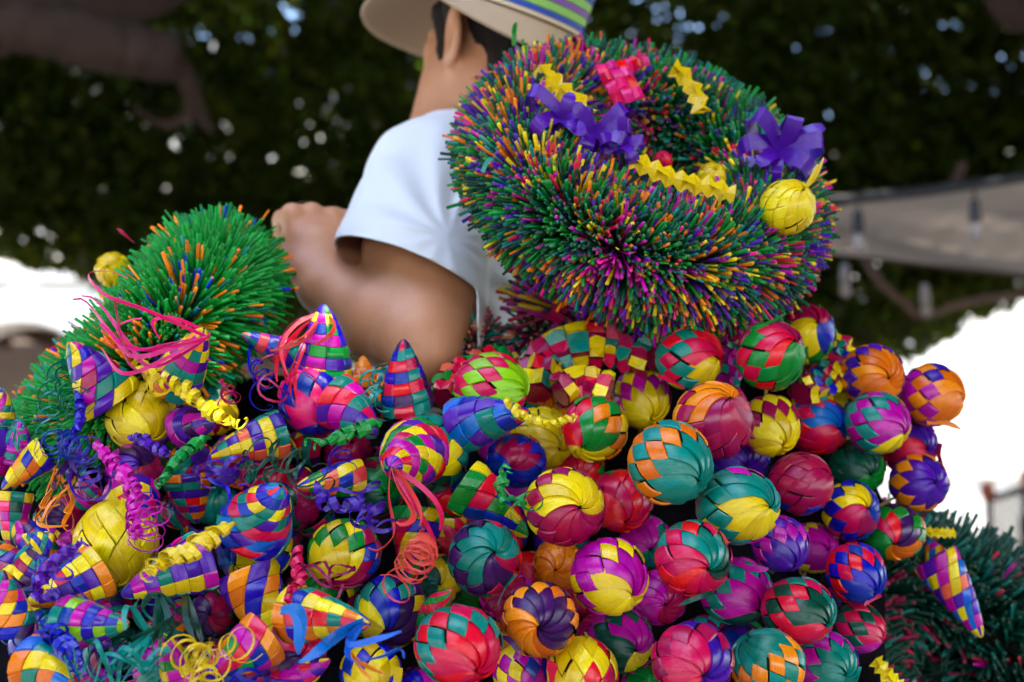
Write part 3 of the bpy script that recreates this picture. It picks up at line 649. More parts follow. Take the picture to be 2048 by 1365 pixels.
# ------------------------------------------------------------------ woven palm pieces: shared strip meshes
def ball_meshes(N, c, v1, lift, seed):
    rr = random.Random(seed); dl = 2 * math.pi / N; gE = dl * (v1 + .5) / 2
    ths = np.linspace(.02, math.pi - .02, 1200); gs = gE + c * (ths - math.pi / 2) - .50 * np.exp(-ths / .28)
    ginv = lambda g: float(np.interp(g, gs, ths)); g0 = float(np.interp(.055, ths, gs))
    v = []; f = []; uv = []
    US = [-.30, .0, .35, .70, .97, 1.0]
    def patch(ga, gb, ns, cap):
        base = len(v)
        for i in range(ns + 1):
            s = i / ns
            for j, u in enumerate(US):
                if not cap: u = (.02, .10, .36, .64, .90, .98)[j]
                g = ga(u) + s * (gb(u) - ga(u)); th = ginv(g); ph = g + dl * u
                if cap:
                    r = .930 + .060 * max(0, u) + (-.03 if u < 0 else 0) + .007 * math.sin(math.pi * min(max(u, 0), 1))
                    if j == 5: r -= .06
                    r += lift * math.sin(math.pi * min(1, s * 1.15)) * .25
                    if s > .8: r -= .028 * ((s - .8) / .2) ** 2
                    if s < .12: r -= .012 * (1 - s / .12)
                else:
                    e = math.sin(math.pi * s) ** .5; r = .945 + .026 * e + .006 * math.sin(math.pi * u)
                    if j in (0, 5): r -= .03
                v.append((r * math.sin(th) * math.cos(ph), r * math.sin(th) * math.sin(ph), r * math.cos(th))); uv.append((u, s * (3 if cap else .8)))
        k = len(US)
        for i in range(ns):
            for j in range(k - 1): a = base + i * k + j; f.append((a, a + k, a + k + 1, a + 1))
    patch(lambda u: g0, lambda u: dl * (v1 - u) / 2, 11, True)
    patch(lambda u: dl * (v1 + 1 - u) / 2, lambda u: dl * (v1 + 2 - u) / 2, 4, False)
    A = mesh_of('strip', v, f, [PALM['Y']], True, uv)
    off = -2 * gE
    ca, sa = math.cos(off), math.sin(off)
    v2 = [(x * ca - y * sa, x * sa + y * ca, -z) for x, y, z in v]; f2 = [tuple(reversed(q)) for q in f]
    Bm = mesh_of('strip', v2, f2, [PALM['Y']], True, uv)
    th45 = float(np.interp(.8, ths, gs)) + dl * .5
    return N, A, Bm, th45
BALLS = [ball_meshes(11, .64, 3, .03, 1), ball_meshes(10, .62, 3, .035, 2), ball_meshes(12, .60, 3, .02, 3), ball_meshes(10, .80, 3, .03, 4)]
v = []; f = []; NS, NR = 14, 9
for i in range(NR + 1):
    for k in range(NS): th = math.pi * i / NR; a = 2 * math.pi * k / NS; v.append((.905 * math.sin(th) * math.cos(a), .905 * math.sin(th) * math.sin(a), .905 * math.cos(th)))
for i in range(NR):
    for k in range(NS): f.append((i * NS + k, (i + 1) * NS + k, (i + 1) * NS + (k + 1) % NS, i * NS + (k + 1) % NS))
CORE_ME = mesh_of('core', v, f, [M_CORE], True)
def parse(spec):                            # 'Y@90 C@270' -> [(colour, azimuth)]
    out = []
    for s in spec.split():
        k, _, a = s.partition('@'); out.append((k, R_(float(a)) if a else 0.0))
    return out
def pick(lst, az):
    return min(lst, key=lambda q: abs((az - q[1] + math.pi) % (2 * math.pi) - math.pi))[0]
def woven_ball(root, radius, pole_px, us, vs, variant, rr, name='strip', body=None):
    """strips of one woven ball, as children of root; pole_px: pole direction in the picture, in radii"""
    ox, oy = pole_px; L = math.hypot(ox, oy)
    if L > .98: ox, oy = ox / L * .98, oy / L * .98
    view = (root.matrix_world.translation if False else Vector(root['_pos']) - Vector((0, 0, CAM_H))).normalized()
    rx = CR - view * CR.dot(view); rx.normalize(); uy = rx.cross(view); uy.normalize()
    z = (rx * ox - uy * oy - view * math.sqrt(max(0.02, 1 - ox * ox - oy * oy))).normalized()
    x = rx - z * rx.dot(z)
    if x.length < .05: x = uy.cross(z)
    x.normalize(); y = z.cross(x); M = Matrix((x, y, z)).transposed()
    N, A, Bm, az0 = BALLS[variant]; U, V = parse(us), parse(vs)
    core = objm('core', CORE_ME, None, body or root); core.scale = (radius,) * 3
    par = root
    for fam, me, lst in ((0, A, U), (1, Bm, V)):
        for k in range(N):
            a = 2 * math.pi * k / N; col = pick(lst, a + az0) if fam == 0 else pick(lst, a - az0)
            o = objm(name, me, PALM[col], par)
            s = radius * rr.uniform(.985, 1.02)
            o.matrix_local = (M @ Matrix.Rotation(a + rr.uniform(-.05, .05), 3, 'Z')).to_4x4() @ Matrix.Rotation(rr.uniform(-.03, .03), 4, 'X') @ Matrix.Scale(s, 4)
def cone_meshes(M, K, bend, skew, seed):
    cells = {}; rr = random.Random(seed)
    def pos(a, b, k):
        z = 1 - (1 - b / K) ** 1.12; rho = .5 * ((1 - z) ** .66 * .95 + .045) * (1 - .10 * (1 - z) ** 6); ph = 2 * math.pi * (a + skew * b) / M
        return (rho * k * math.cos(ph) + bend * z * z, rho * k * math.sin(ph), z)
    for r in range(K):
        for c in range(M):
            v = []; f = []; uv = []; par = (r + c) % 2; G = (.015, .07, .35, .65, .93, .985)
            for i, s in enumerate((.0, .12, .5, .88, 1.0)):
                for j, q in enumerate((.012, .05, .5, .95, .988)):
                    along, across = (s, q) if par else (q, s)
                    bmp = math.sin(math.pi * (along)) ** .6
                    edge = -.06 if (j in (0, 4)) else 0
                    k = 1.0 + .07 * math.sin(math.pi * s) ** .6 + edge + rr.uniform(-.012, .012)
                    if par: a, b = c + q, r + s
                    else: a, b = c + s, r + q
                    v.append(pos(a, min(b, K), k)); uv.append((q, s * .8))
            for i in range(4):
                for j in range(4):
                    a = i * 5 + j; q4 = (a, a + 1, a + 6, a + 5); f.append(q4 if not par else q4[::-1])
            cells[r, c] = mesh_of('woven_strip', v, f, [PALM['Y']], True, uv)
    v = []; f = []; S = 12
    for i in range(K + 1):
        for k in range(S): v.append(pos(k * M / S, i, .95))
    for i in range(K):
        for k in range(S): f.append((i * S + k, i * S + (k + 1) % S, (i + 1) * S + (k + 1) % S, (i + 1) * S + k))
    f.append(list(range(K * S, K * S + S)))
    return M, K, cells, mesh_of('point', v, f, [M_CORE], True)
CONES = [cone_meshes(8, 6, .10, .5, 1), cone_meshes(8, 7, -.14, .0, 2), cone_meshes(10, 7, .06, .5, 3), cone_meshes(8, 5, .18, -.4, 4)]
def point(root, base, tip, wpx_m, cols_a, cols_b, variant, rr, flat=1.0, name='point', spin=None):
    """a woven cone from base to tip (world), base width in metres"""
    M, K, cells, lin = CONES[variant]; base = Vector(base); tip = Vector(tip); z = tip - base; L = z.length; z.normalize()
    vd = (base - Vector((0, 0, CAM_H))).normalized(); y = (vd - z * vd.dot(z)).normalized(); x = y.cross(z)
    if spin is None: spin = rr.uniform(0, 6.28)
    o = objm(name, lin, None, root)
    m = Matrix((x * wpx_m, y * wpx_m * flat, z * L)).transposed() @ Matrix.Rotation(spin, 3, 'Z')
    o.matrix_local = Matrix.Translation(base - Vector(root['_pos'])) @ m.to_4x4()
    for (r, c), me in cells.items():
        col = cols_a[c % len(cols_a)] if (r + c) % 2 else cols_b[r % len(cols_b)]
        objm('woven_strip', me, PALM[col], o)
    return o

# ribbons: thin palm strips with a real section
def ribbon_geo(mb, uvs, pts, wv, width, th=.00045):
    n0 = len(mb.v); n = len(pts)
    for i in range(n):
        t = (pts[min(i + 1, n - 1)] - pts[max(i - 1, 0)]).normalized(); w = wv[i] - t * wv[i].dot(t)
        w = w.normalized() if w.length > 1e-6 else t.orthogonal().normalized(); nn = t.cross(w)
        wd = width * (1 if i < n * .75 else max(.25, 1 - (i - n * .75) / (n * .25) * .8))
        for a, b in ((-.5, -.5), (.5, -.5), (.5, .5), (-.5, .5)): mb.v.append(pts[i] + w * a * wd + nn * b * th); uvs.append((a + .5, i * .15))
    for i in range(n - 1):
        for k in range(4): a = n0 + i * 4 + k; b = n0 + i * 4 + (k + 1) % 4; mb.f.append((a, b, b + 4, a + 4))
    mb.f.append([n0 + k for k in range(4)][::-1]); mb.f.append([n0 + (n - 1) * 4 + k for k in range(4)])
def path_frames(path, n):
    sp = smooth_path(path, 10); L = [0]
    for i in range(1, len(sp)): L.append(L[-1] + (sp[i] - sp[i - 1]).length)
    out = []
    up_ = None
    for k in range(n):
        s = L[-1] * k / (n - 1); i = max(0, min(len(sp) - 2, int(np.searchsorted(L, s)) - 1)); t = (s - L[i]) / max(1e-9, L[i + 1] - L[i])
        p = sp[i].lerp(sp[i + 1], t); d = (sp[i + 1] - sp[i]).normalized()
        if up_ is None: up_ = d.orthogonal().normalized()
        up_ = (up_ - d * up_.dot(d)).normalized(); out.append((p, d, up_, d.cross(up_)))
    return out, L[-1]
def ribbons(root, col, path, kind, n=1, rad=.006, width=.004, pitch=.008, rr=random, name='ribbon'):
    mb = MB(); uvs = []; path = [Vector(p) - Vector(root['_pos']) for p in path]
    if kind == 'loose': n = max(2, int(n * .5))
    for s in range(n):
        if kind == 'helix':
            _, L = path_frames(path, 4); turns = max(2, L / pitch * rr.uniform(.75, 1.1)); N = int(turns * 11) + 2; fr, _ = path_frames(path, N); a0 = rr.uniform(0, 6.28); pts = []; wv = []; r0 = rad * .78 * rr.uniform(.6, 1.15); width_ = width * 1.3
            p1, p2, p3 = rr.uniform(0, 6), rr.uniform(0, 6), rr.uniform(0, 6); wob = Vector((rr.gauss(0, 1), rr.gauss(0, 1), rr.gauss(0, 1))) * rad * .35; a = a0
            for i, (p, d, u, b) in enumerate(fr):
                t = i / N; a += 2 * math.pi * turns / N * (1 + .55 * math.sin(t * turns * 1.9 + p1)); r = r0 * (1 + .38 * math.sin(t * turns * 2.3 + p2) + .25 * math.sin(t * turns * 5.1 + p3)) * (.4 + .6 * min(1, t / .2)) * (1 - .35 * t)
                q = u * math.cos(a) + b * math.sin(a) * .8
                pts.append(p + q * r + wob * math.sin(t * 5 + p3)); wv.append(d * .9 + q.cross(d) * .45 + q * .3 * math.sin(t * turns * 1.3 + p1))
        elif kind == 'loose':
            N = 70; off = Vector((rr.gauss(0, 1), rr.gauss(0, 1), rr.gauss(0, 1))) * rad * .6; fr, L = path_frames(path, N); turns = rr.uniform(.6, 1.6) * max(1, L / (pitch * 6)); a0 = rr.uniform(0, 6.28); pts = []; wv = []
            for i, (p, d, u, b) in enumerate(fr):
                t = i / N; a = a0 + 2 * math.pi * turns * t * (1 + t); r = rad * (.1 + 1.2 * t)
                pts.append(p + off * t * 2 + (u * math.cos(a) + b * math.sin(a)) * r); wv.append(d.cross(u * math.cos(a) + b * math.sin(a)) if s % 2 else d * .5 + u)
        else:
            N = 26; fr, L = path_frames(path, N); o1 = Vector((rr.gauss(0, 1), rr.gauss(0, .6), rr.gauss(0, 1))) * rad; o2 = Vector((rr.gauss(0, 1), rr.gauss(0, .6), rr.gauss(0, 1))) * rad; tw = rr.uniform(-2.2, 2.2); a0 = rr.uniform(0, 6.28); cut = rr.uniform(.65, 1.0); pts = []; wv = []
            for i, (p, d, u, b) in enumerate(fr[:max(6, int(N * cut))]):
                t = i / N; pts.append(p + o1 * math.sin(3 * t) + o2 * t * t * 1.3); a = a0 + tw * t; wv.append(u * math.cos(a) + b * math.sin(a))
        ribbon_geo(mb, uvs, pts, wv, (width * 1.3 if kind == 'helix' else max(width, .0026) if kind == 'loose' else width) * rr.uniform(.7, 1.15))
    return obj(name, mb.v, mb.f, PALM[col], root, True, uvs)

# ------------------------------------------------------------------ bristle wreaths
def sticks(name, base, dirs, length, width, cols, parent, tipcol=(.55, .45, .25), tipmix=.35):
    n = len(base); d = unit(dirs); a = unit(np.cross(d, RNG.normal(size=(n, 3)))); b = np.cross(d, a)
    L = length[:, None]; W = width[:, None]; bend = RNG.normal(size=(n, 3)) * L * .085
    asp = RNG.uniform(.35, 1.0, (n, 1))
    ring = lambda c, k: [c + a * W * k * .5 + b * W * k * asp * .5, c - a * W * k * .5 + b * W * k * asp * .5, c - a * W * k * .5 - b * W * k * asp * .5, c + a * W * k * .5 - b * W * k * asp * .5]
    v = np.stack(ring(base, .6) + ring(base + d * L * .55 + bend * .5, .9) + ring(base + d * L + bend, 1.0), 1).reshape(-1, 3)
    q = np.array([[0, 1, 5, 4], [1, 2, 6, 5], [2, 3, 7, 6], [3, 0, 4, 7], [4, 5, 9, 8], [5, 6, 10, 9], [6, 7, 11, 10], [7, 4, 8, 11], [8, 9, 10, 11]])
    quads = (np.arange(n)[:, None, None] * 12 + q[None]).reshape(-1, 4)
    lc = np.repeat(cols[:, None, :], 36, 1); tip = cols * (1 - tipmix) + np.array(tipcol) * tipmix; lc[:, 32:36] = tip[:, None, :]
    return link(bpy.data.objects.new(name, fast_mesh(name, v, quads, STRAW, lc.reshape(-1, 3))), parent)
def torus_wreath(root, nrm, Rm, r, n, palette, band_n, wid, seed, arc=None, jitter=.22, squash=1.0, major=None, gain=1.0):
    """palette: function(band index array, rng) -> colours; sticks stand radially on a ring core"""
    rg = np.random.default_rng(seed); z = np.array(Vector(nrm).normalized()); x = np.array(major if major is not None else Vector(nrm).orthogonal()); x = unit(x - z * (x @ z)); y = np.cross(z, x)
    th = rg.uniform(0, 2 * math.pi, n) if arc is None else rg.uniform(arc[0], arc[1], n)
    al = rg.uniform(0, 2 * math.pi, n)
    w = 1 + (r / Rm) * np.cos(al); k = rg.uniform(size=n) < w / w.max(); th, al = th[k], al[k]; n = len(th)
    rd = np.cos(th)[:, None] * x + np.sin(th)[:, None] * y; tg = -np.sin(th)[:, None] * x + np.cos(th)[:, None] * y
    dr = np.cos(al)[:, None] * rd + np.sin(al)[:, None] * z * squash
    # bunches: straws were bound in bundles, so they lean away from the middle of their bundle
    ph = th / (2 * math.pi) * band_n; bi = np.floor(ph).astype(int); fr = ph - bi - .5
    d = unit(dr + tg * (fr * .55)[:, None] + rg.normal(size=(n, 3)) * jitter * .35)
    c = rd * Rm; length = r * (1 + rg.normal(0, .035, n)) * .86
    odd = rg.uniform(size=n) < .012; length[odd] *= 1.13
    cols = palette(bi, th, al, rg, n)
    cols = cols * rg.uniform(.55, 1.2, (n, 1)) * gain
    o = sticks('bristles', c + d * r * .14, d, length, wid * rg.uniform(.7, 1.35, n), cols, root, tipmix=.07); o['kind'] = 'stuff'
    pts = [Vector(Rm * (math.cos(a) * x + math.sin(a) * y)) for a in np.linspace(0 if arc is None else arc[0], 2 * math.pi if arc is None else arc[1], 49)]
    MB().tube(pts, r * .42, 12).build('ring_core', M_CORE, root, True)
    return x, y, z
def dye(s): return np.array([DYE[k] for k in s])
def pal_mix(main, extra, frac, bands=False):
    mc = dye(main); ec = dye(extra)
    def fn(bi, th, al, rg, n):
        sub = np.floor(th / (2 * math.pi) * 34 + .7 * np.sin(al * 2 + 5 * np.sin(th * 3))).astype(int); on = np.random.default_rng(5).uniform(size=400)[sub % 400]
        f = np.where(on < 1 - frac, frac * .22, .45 + .4 * frac) if bands else np.clip(frac + (on - .5) * 1.1, .03, .92); isx = rg.uniform(size=n) < f
        pick_m = mc[rg.integers(0, len(mc), n)]; clump = np.random.default_rng(9).integers(0, len(ec), 5000)[(sub * 7 + np.floor(al * 3).astype(int)) % 5000]
        e = np.where((rg.uniform(size=n) < .5)[:, None], ec[clump], ec[rg.integers(0, len(ec), n)])
        return np.where(isx[:, None], e, pick_m)
    return fn
def zigzag(root, path, size, col, name='zigzag_braid'):
    """a folded accordion braid of one palm strip"""
    pts = [Vector(p) - Vector(root['_pos']) for p in path]; fr, L = path_frames(pts, max(5, int(sum((pts[i + 1] - pts[i]).length for i in range(len(pts) - 1)) / (size * .62)) + 1)); v = []; f = []; uv = []
    vd = CF
    for i, (p, d, u, b) in enumerate(fr):
        n = (-vd - d * (-vd).dot(d)).normalized(); w = d.cross(n); s = 1 if i % 2 else -1
        k = len(v)
        for a, h in ((-.55, .0 - .25 * s), (.05, .55), (.55, .0 + .25 * s), (.0, -.1)):
            v.append(p + w * a * size * s + n * (h * size * .6) + d * (s * a) * size * .15); uv.append((a, h))
        if i:
            j = k - 4
            f += [(j, j + 1, k + 1, k), (j + 1, j + 2, k + 2, k + 1), (j + 2, j + 3, k + 3, k + 2), (j + 3, j, k, k + 3)]
    return obj(name, v, f, PALM[col], root, False, uv)
def bow(root, c, size, col, rr, n=6, name='ribbon_bow'):
    mb = MB(); uvs = []; c = Vector(c) - Vector(root['_pos']); face = (-CF + CU * .35).normalized()
    for k in range(n):
        a = 2 * math.pi * k / n + rr.uniform(-.35, .35); d = (CR * math.cos(a) * 1.25 + CU * math.sin(a) * .75 + face * rr.uniform(.0, .5)).normalized(); L = size * rr.uniform(.7, 1.25); s = face.cross(d).normalized(); pts = []; wv = []
        loop = rr.random() < .65
        for i in range(15):
            t = i / 14
            if loop: q = d * L * math.sin(math.pi * t) * .95 + face * (L * .42 * math.sin(2 * math.pi * t)) + s * (t - .5) * size * .2
            else: q = d * L * t + face * L * .3 * math.sin(2.2 * t)
            pts.append(c + q); wv.append(s + face * .4 * math.sin(5 * t + k))
        ribbon_geo(mb, uvs, pts, wv, size * .42, .0005)
    return obj(name, mb.v, mb.f, PALM[col], root, True, uvs)
def wreath_root(name, pos):
    r = empty(name, pos); r['_pos'] = tuple(pos); return r
rr = random.Random(3)
# -- the big multicoloured wreath on the person's shoulder
wc = P(1287, 362, 1.48); W1 = wreath_root('bristle_wreath', wc)
n1 = Vector((.28, -.74, .62)); mj = (CR * .94 - CU * .34)
torus_wreath(W1, n1, .132, .069, 30000, pal_mix('GDTGDGD', 'MPOYKRPMOYP', .52, True), 14, .0026, 21, major=mj, jitter=.40, gain=1.05)
D1 = 1.36
zigzag(W1, [P(1082, 142, 1.44), P(1118, 180, 1.42), P(1150, 205, 1.41), P(1172, 235, 1.40)], .026, 'Y')
zigzag(W1, [P(1345, 135, 1.50), P(1375, 160, 1.50), P(1392, 190, 1.49), P(1402, 225, 1.48)], .022, 'Y')
zigzag(W1, [P(1262, 318, 1.36), P(1310, 342, 1.36), P(1370, 366, 1.36), P(1420, 374, 1.36), P(1468, 392, 1.36)], .021, 'Y')
bow(W1, P(1125, 238, 1.38), .034, 'P', rr, 5); bow(W1, P(1192, 266, 1.375), .032, 'P', rr, 6); bow(W1, P(1245, 288, 1.37), .024, 'P', rr, 4)
bow(W1, P(1558, 302, 1.44), .040, 'P', rr, 8)
bow(W1, P(1165, 105, 1.52), .020, 'C', rr, 4)
def woven_patch(root, quad, nu, nv, cols, rr, thick=.004, name='woven_tassel'):
    a, b, c, d = [Vector(p) - Vector(root['_pos']) for p in quad]; n = (b - a).cross(d - a).normalized()
    if n.dot(CF) > 0: n = -n
    t = empty(name, a, root)
    bil = lambda u, w: a.lerp(b, u).lerp(d.lerp(c, u), w) - a
    for i in range(nu):
        for j in range(nv):
            par = (i + j) % 2; v = []; f = []; uv = []
            for p_ in (0.0, .15, .5, .85, 1.0):
                for q_ in (.02, .07, .5, .93, .98):
                    u, w = (p_, q_) if par else (q_, p_); uu = (i + u) / nu; ww = (j + w) / nv
                    h = thick * (.9 * math.sin(math.pi * p_) - (.5 if q_ in (.02, .98) else 0)) + thick * 1.8 * math.sin(math.pi * uu) * math.sin(math.pi * ww)
                    v.append(bil(uu, ww) + n * (h + rr.uniform(-.0003, .0003))); uv.append((q_, p_))
            for k in range(4):
                for l in range(4): z0 = k * 5 + l; f.append((z0, z0 + 1, z0 + 6, z0 + 5))
            obj('woven_strip', v, f, PALM[cols[(i + 2 * j) % len(cols)]], t, True, uv)
    return t
woven_patch(W1, (P(1188, 132, 1.47), P(1248, 118, 1.47), P(1292, 196, 1.45), P(1228, 212, 1.445)), 3, 4, 'KKRK', rr)
woven_patch(W1, (P(1236, 122, 1.475), P(1290, 108, 1.48), P(1302, 128, 1.48), P(1252, 150, 1.47)), 3, 1, 'KR', rr)
def small_ball(root, c, rad, us, vs, pole, var, name='woven_bead'):
    c = Vector(c); b = empty(name, c - Vector(root['_pos']), root); b['_pos'] = tuple(c); woven_ball(b, rad, pole, us, vs, var, rr); return b
yb = small_ball(W1, P(1575, 415, 1.37), 58 / FPX * 1.37, 'Y', 'Y', (.55, -.62), 2)
ribbons(W1, 'Y', [P(1612, 374, 1.38), P(1630, 345, 1.38), P(1648, 300, 1.38)], 'flat', 2, .002, .0045)
small_ball(W1, P(1325, 322, 1.43), 21 / FPX * 1.43, 'R', 'R', (0, -.5), 0); small_ball(W1, P(1424, 354, 1.43), 30 / FPX * 1.43, 'Y', 'Y', (.3, -.5), 1)
ribbons(W1, 'G', [P(1028, 92, 1.52), P(1030, 60, 1.52), P(1038, 32, 1.53)], 'flat', 2, .002, .005)
ribbons(W1, 'T', [P(965, 345, 1.36), P(978, 325, 1.36), P(998, 318, 1.36)], 'flat', 1, .001, .005)
tag(W1, 'large tilted bristle wreath of green and multicoloured straw with purple bows', 'wreath', 'bristle wreaths')
# -- green wreath, left
gc = P(302, 712, 1.50); W2 = wreath_root('bristle_wreath', gc)
torus_wreath(W2, Vector((-.74, -.30, .60)), .106, .072, 16000, pal_mix('GGGGGGG', 'OOBGOGT', .11), 10, .0024, 22, jitter=.30, major=CR * .62 + CU * .78, gain=1.4)
small_ball(W2, P(226, 540, 1.56), 37 / FPX * 1.56, 'Y', 'Y', (-.3, -.2), 1)
ribbons(W2, 'C', [P(268, 486, 1.5), P(250, 470, 1.5), P(230, 453, 1.5)], 'flat', 1, .0, .004)
bow(W2, P(70, 790, 1.45), .022, 'R', rr, 4); bow(W2, P(108, 715, 1.46), .014, 'R', rr, 4)
g = Vector(gripL); cp = [p - gc for p in smooth_path([g + Vector(gaxL) * .03, g, g - Vector(gaxL) * .05, P(545, 486, 1.66), P(510, 520, 1.62), P(450, 590, 1.55)], 6)]
MB().tube(cp, .0028, 8).build('hanging_cord', simple('white_cord', (.75, .73, .70), .8), W2, True)
tag(W2, 'bright green bristle wreath with orange flecks on the left', 'wreath', 'bristle wreaths')
# -- dark green wreath, lower right
dc = P(1850, 1395, 1.62); W3 = wreath_root('bristle_wreath', dc)
torus_wreath(W3, Vector((.25, -.80, .45)), .135, .100, 17000, pal_mix('DDTDDD', 'CRCDM', .10), 12, .0032, 23, jitter=.30, major=CR, gain=.8)
zigzag(W3, [P(1846, 1062, 1.50), P(1875, 1066, 1.50), P(1908, 1066, 1.51)], .011, 'Y')
point(W3, P(1868, 1115, 1.47), P(1965, 1275, 1.44), .058, 'SYMP', 'MYWPS', 2, rr, .5, 'woven_tassel', .4)
point(W3, P(1895, 1150, 1.47), P(1850, 1085, 1.49), .046, 'SMRO', 'MSPY', 0, rr, .5, 'woven_tassel')
zigzag(W3, [P(1752, 1322, 1.36), P(1775, 1352, 1.35), P(1800, 1375, 1.35)], .016, 'Y')
tag(W3, 'dark green bristle wreath with red flecks at the lower right', 'wreath', 'bristle wreaths')
# -- small dark straw wreath pieces and a tied straw tuft by the white shirt
tf = P(1120, 618, 1.50); T1 = wreath_root('straw_tuft', tf)
n = 230; rg = np.random.default_rng(4); ax = np.array((P(1035, 575, 1.50) - tf).normalized())
cc = dye('CVOYMCVD')[rg.integers(0, 8, n)] * rg.uniform(.25, .8, (n, 1)); dd = unit(ax + rg.normal(size=(n, 3)) * .2)
o = sticks('straws', rg.normal(size=(n, 3)) * .006, dd, rg.uniform(.035, .056, n), np.full(n, .004), cc, T1); o['kind'] = 'stuff'
n = 300; dd = unit(-ax + rg.normal(size=(n, 3)) * .2); o = sticks('straw_ends', rg.normal(size=(n, 3)) * .006, dd, rg.uniform(.03, .05, n), np.full(n, .003), dye('CVOYMCVD')[rg.integers(0, 8, n)] * .6, T1); o['kind'] = 'stuff'
MB().tube([Vector(ax) * -.008, Vector(ax) * .008], .017, 12).build('binding', PALM['C'], T1, True)
tag(T1, 'tied tuft of dark red and orange straw lying against the white shirt', 'straw tuft')
for px, py, s_, lab in ((945, 690, .035, 'small dark straw tuft between the elbow and the white shirt'), (1075, 668, .03, 'small brown and green straw tuft just right of the white shirt hem')):
    q = P(px, py, 1.53); r_ = wreath_root('straw_tuft', q); n = 380; d_ = unit(rg.normal(size=(n, 3)) + np.array([0, -.3, .4]))
    o = sticks('straws', d_ * .006, d_, rg.uniform(.75, 1.05, n) * s_, np.full(n, .0028), dye('CVDDTCO')[rg.integers(0, 7, n)] * rg.uniform(.4, 1, (n, 1)), r_); o['kind'] = 'stuff'
    MB().tube([(0, 0, -.006), (0, 0, .006)], .009, 10).build('binding', PALM['C'], r_, True); tag(r_, lab, 'straw tuft')
# ------------------------------------------------------------------ the heap of woven balls
def Dm(px, py): return 1.13 + .28 * (1365 - py) / 715 + .14 * max(0, (px - 1500) / 400) ** 1.4
GB = 'woven palm balls in the heap'
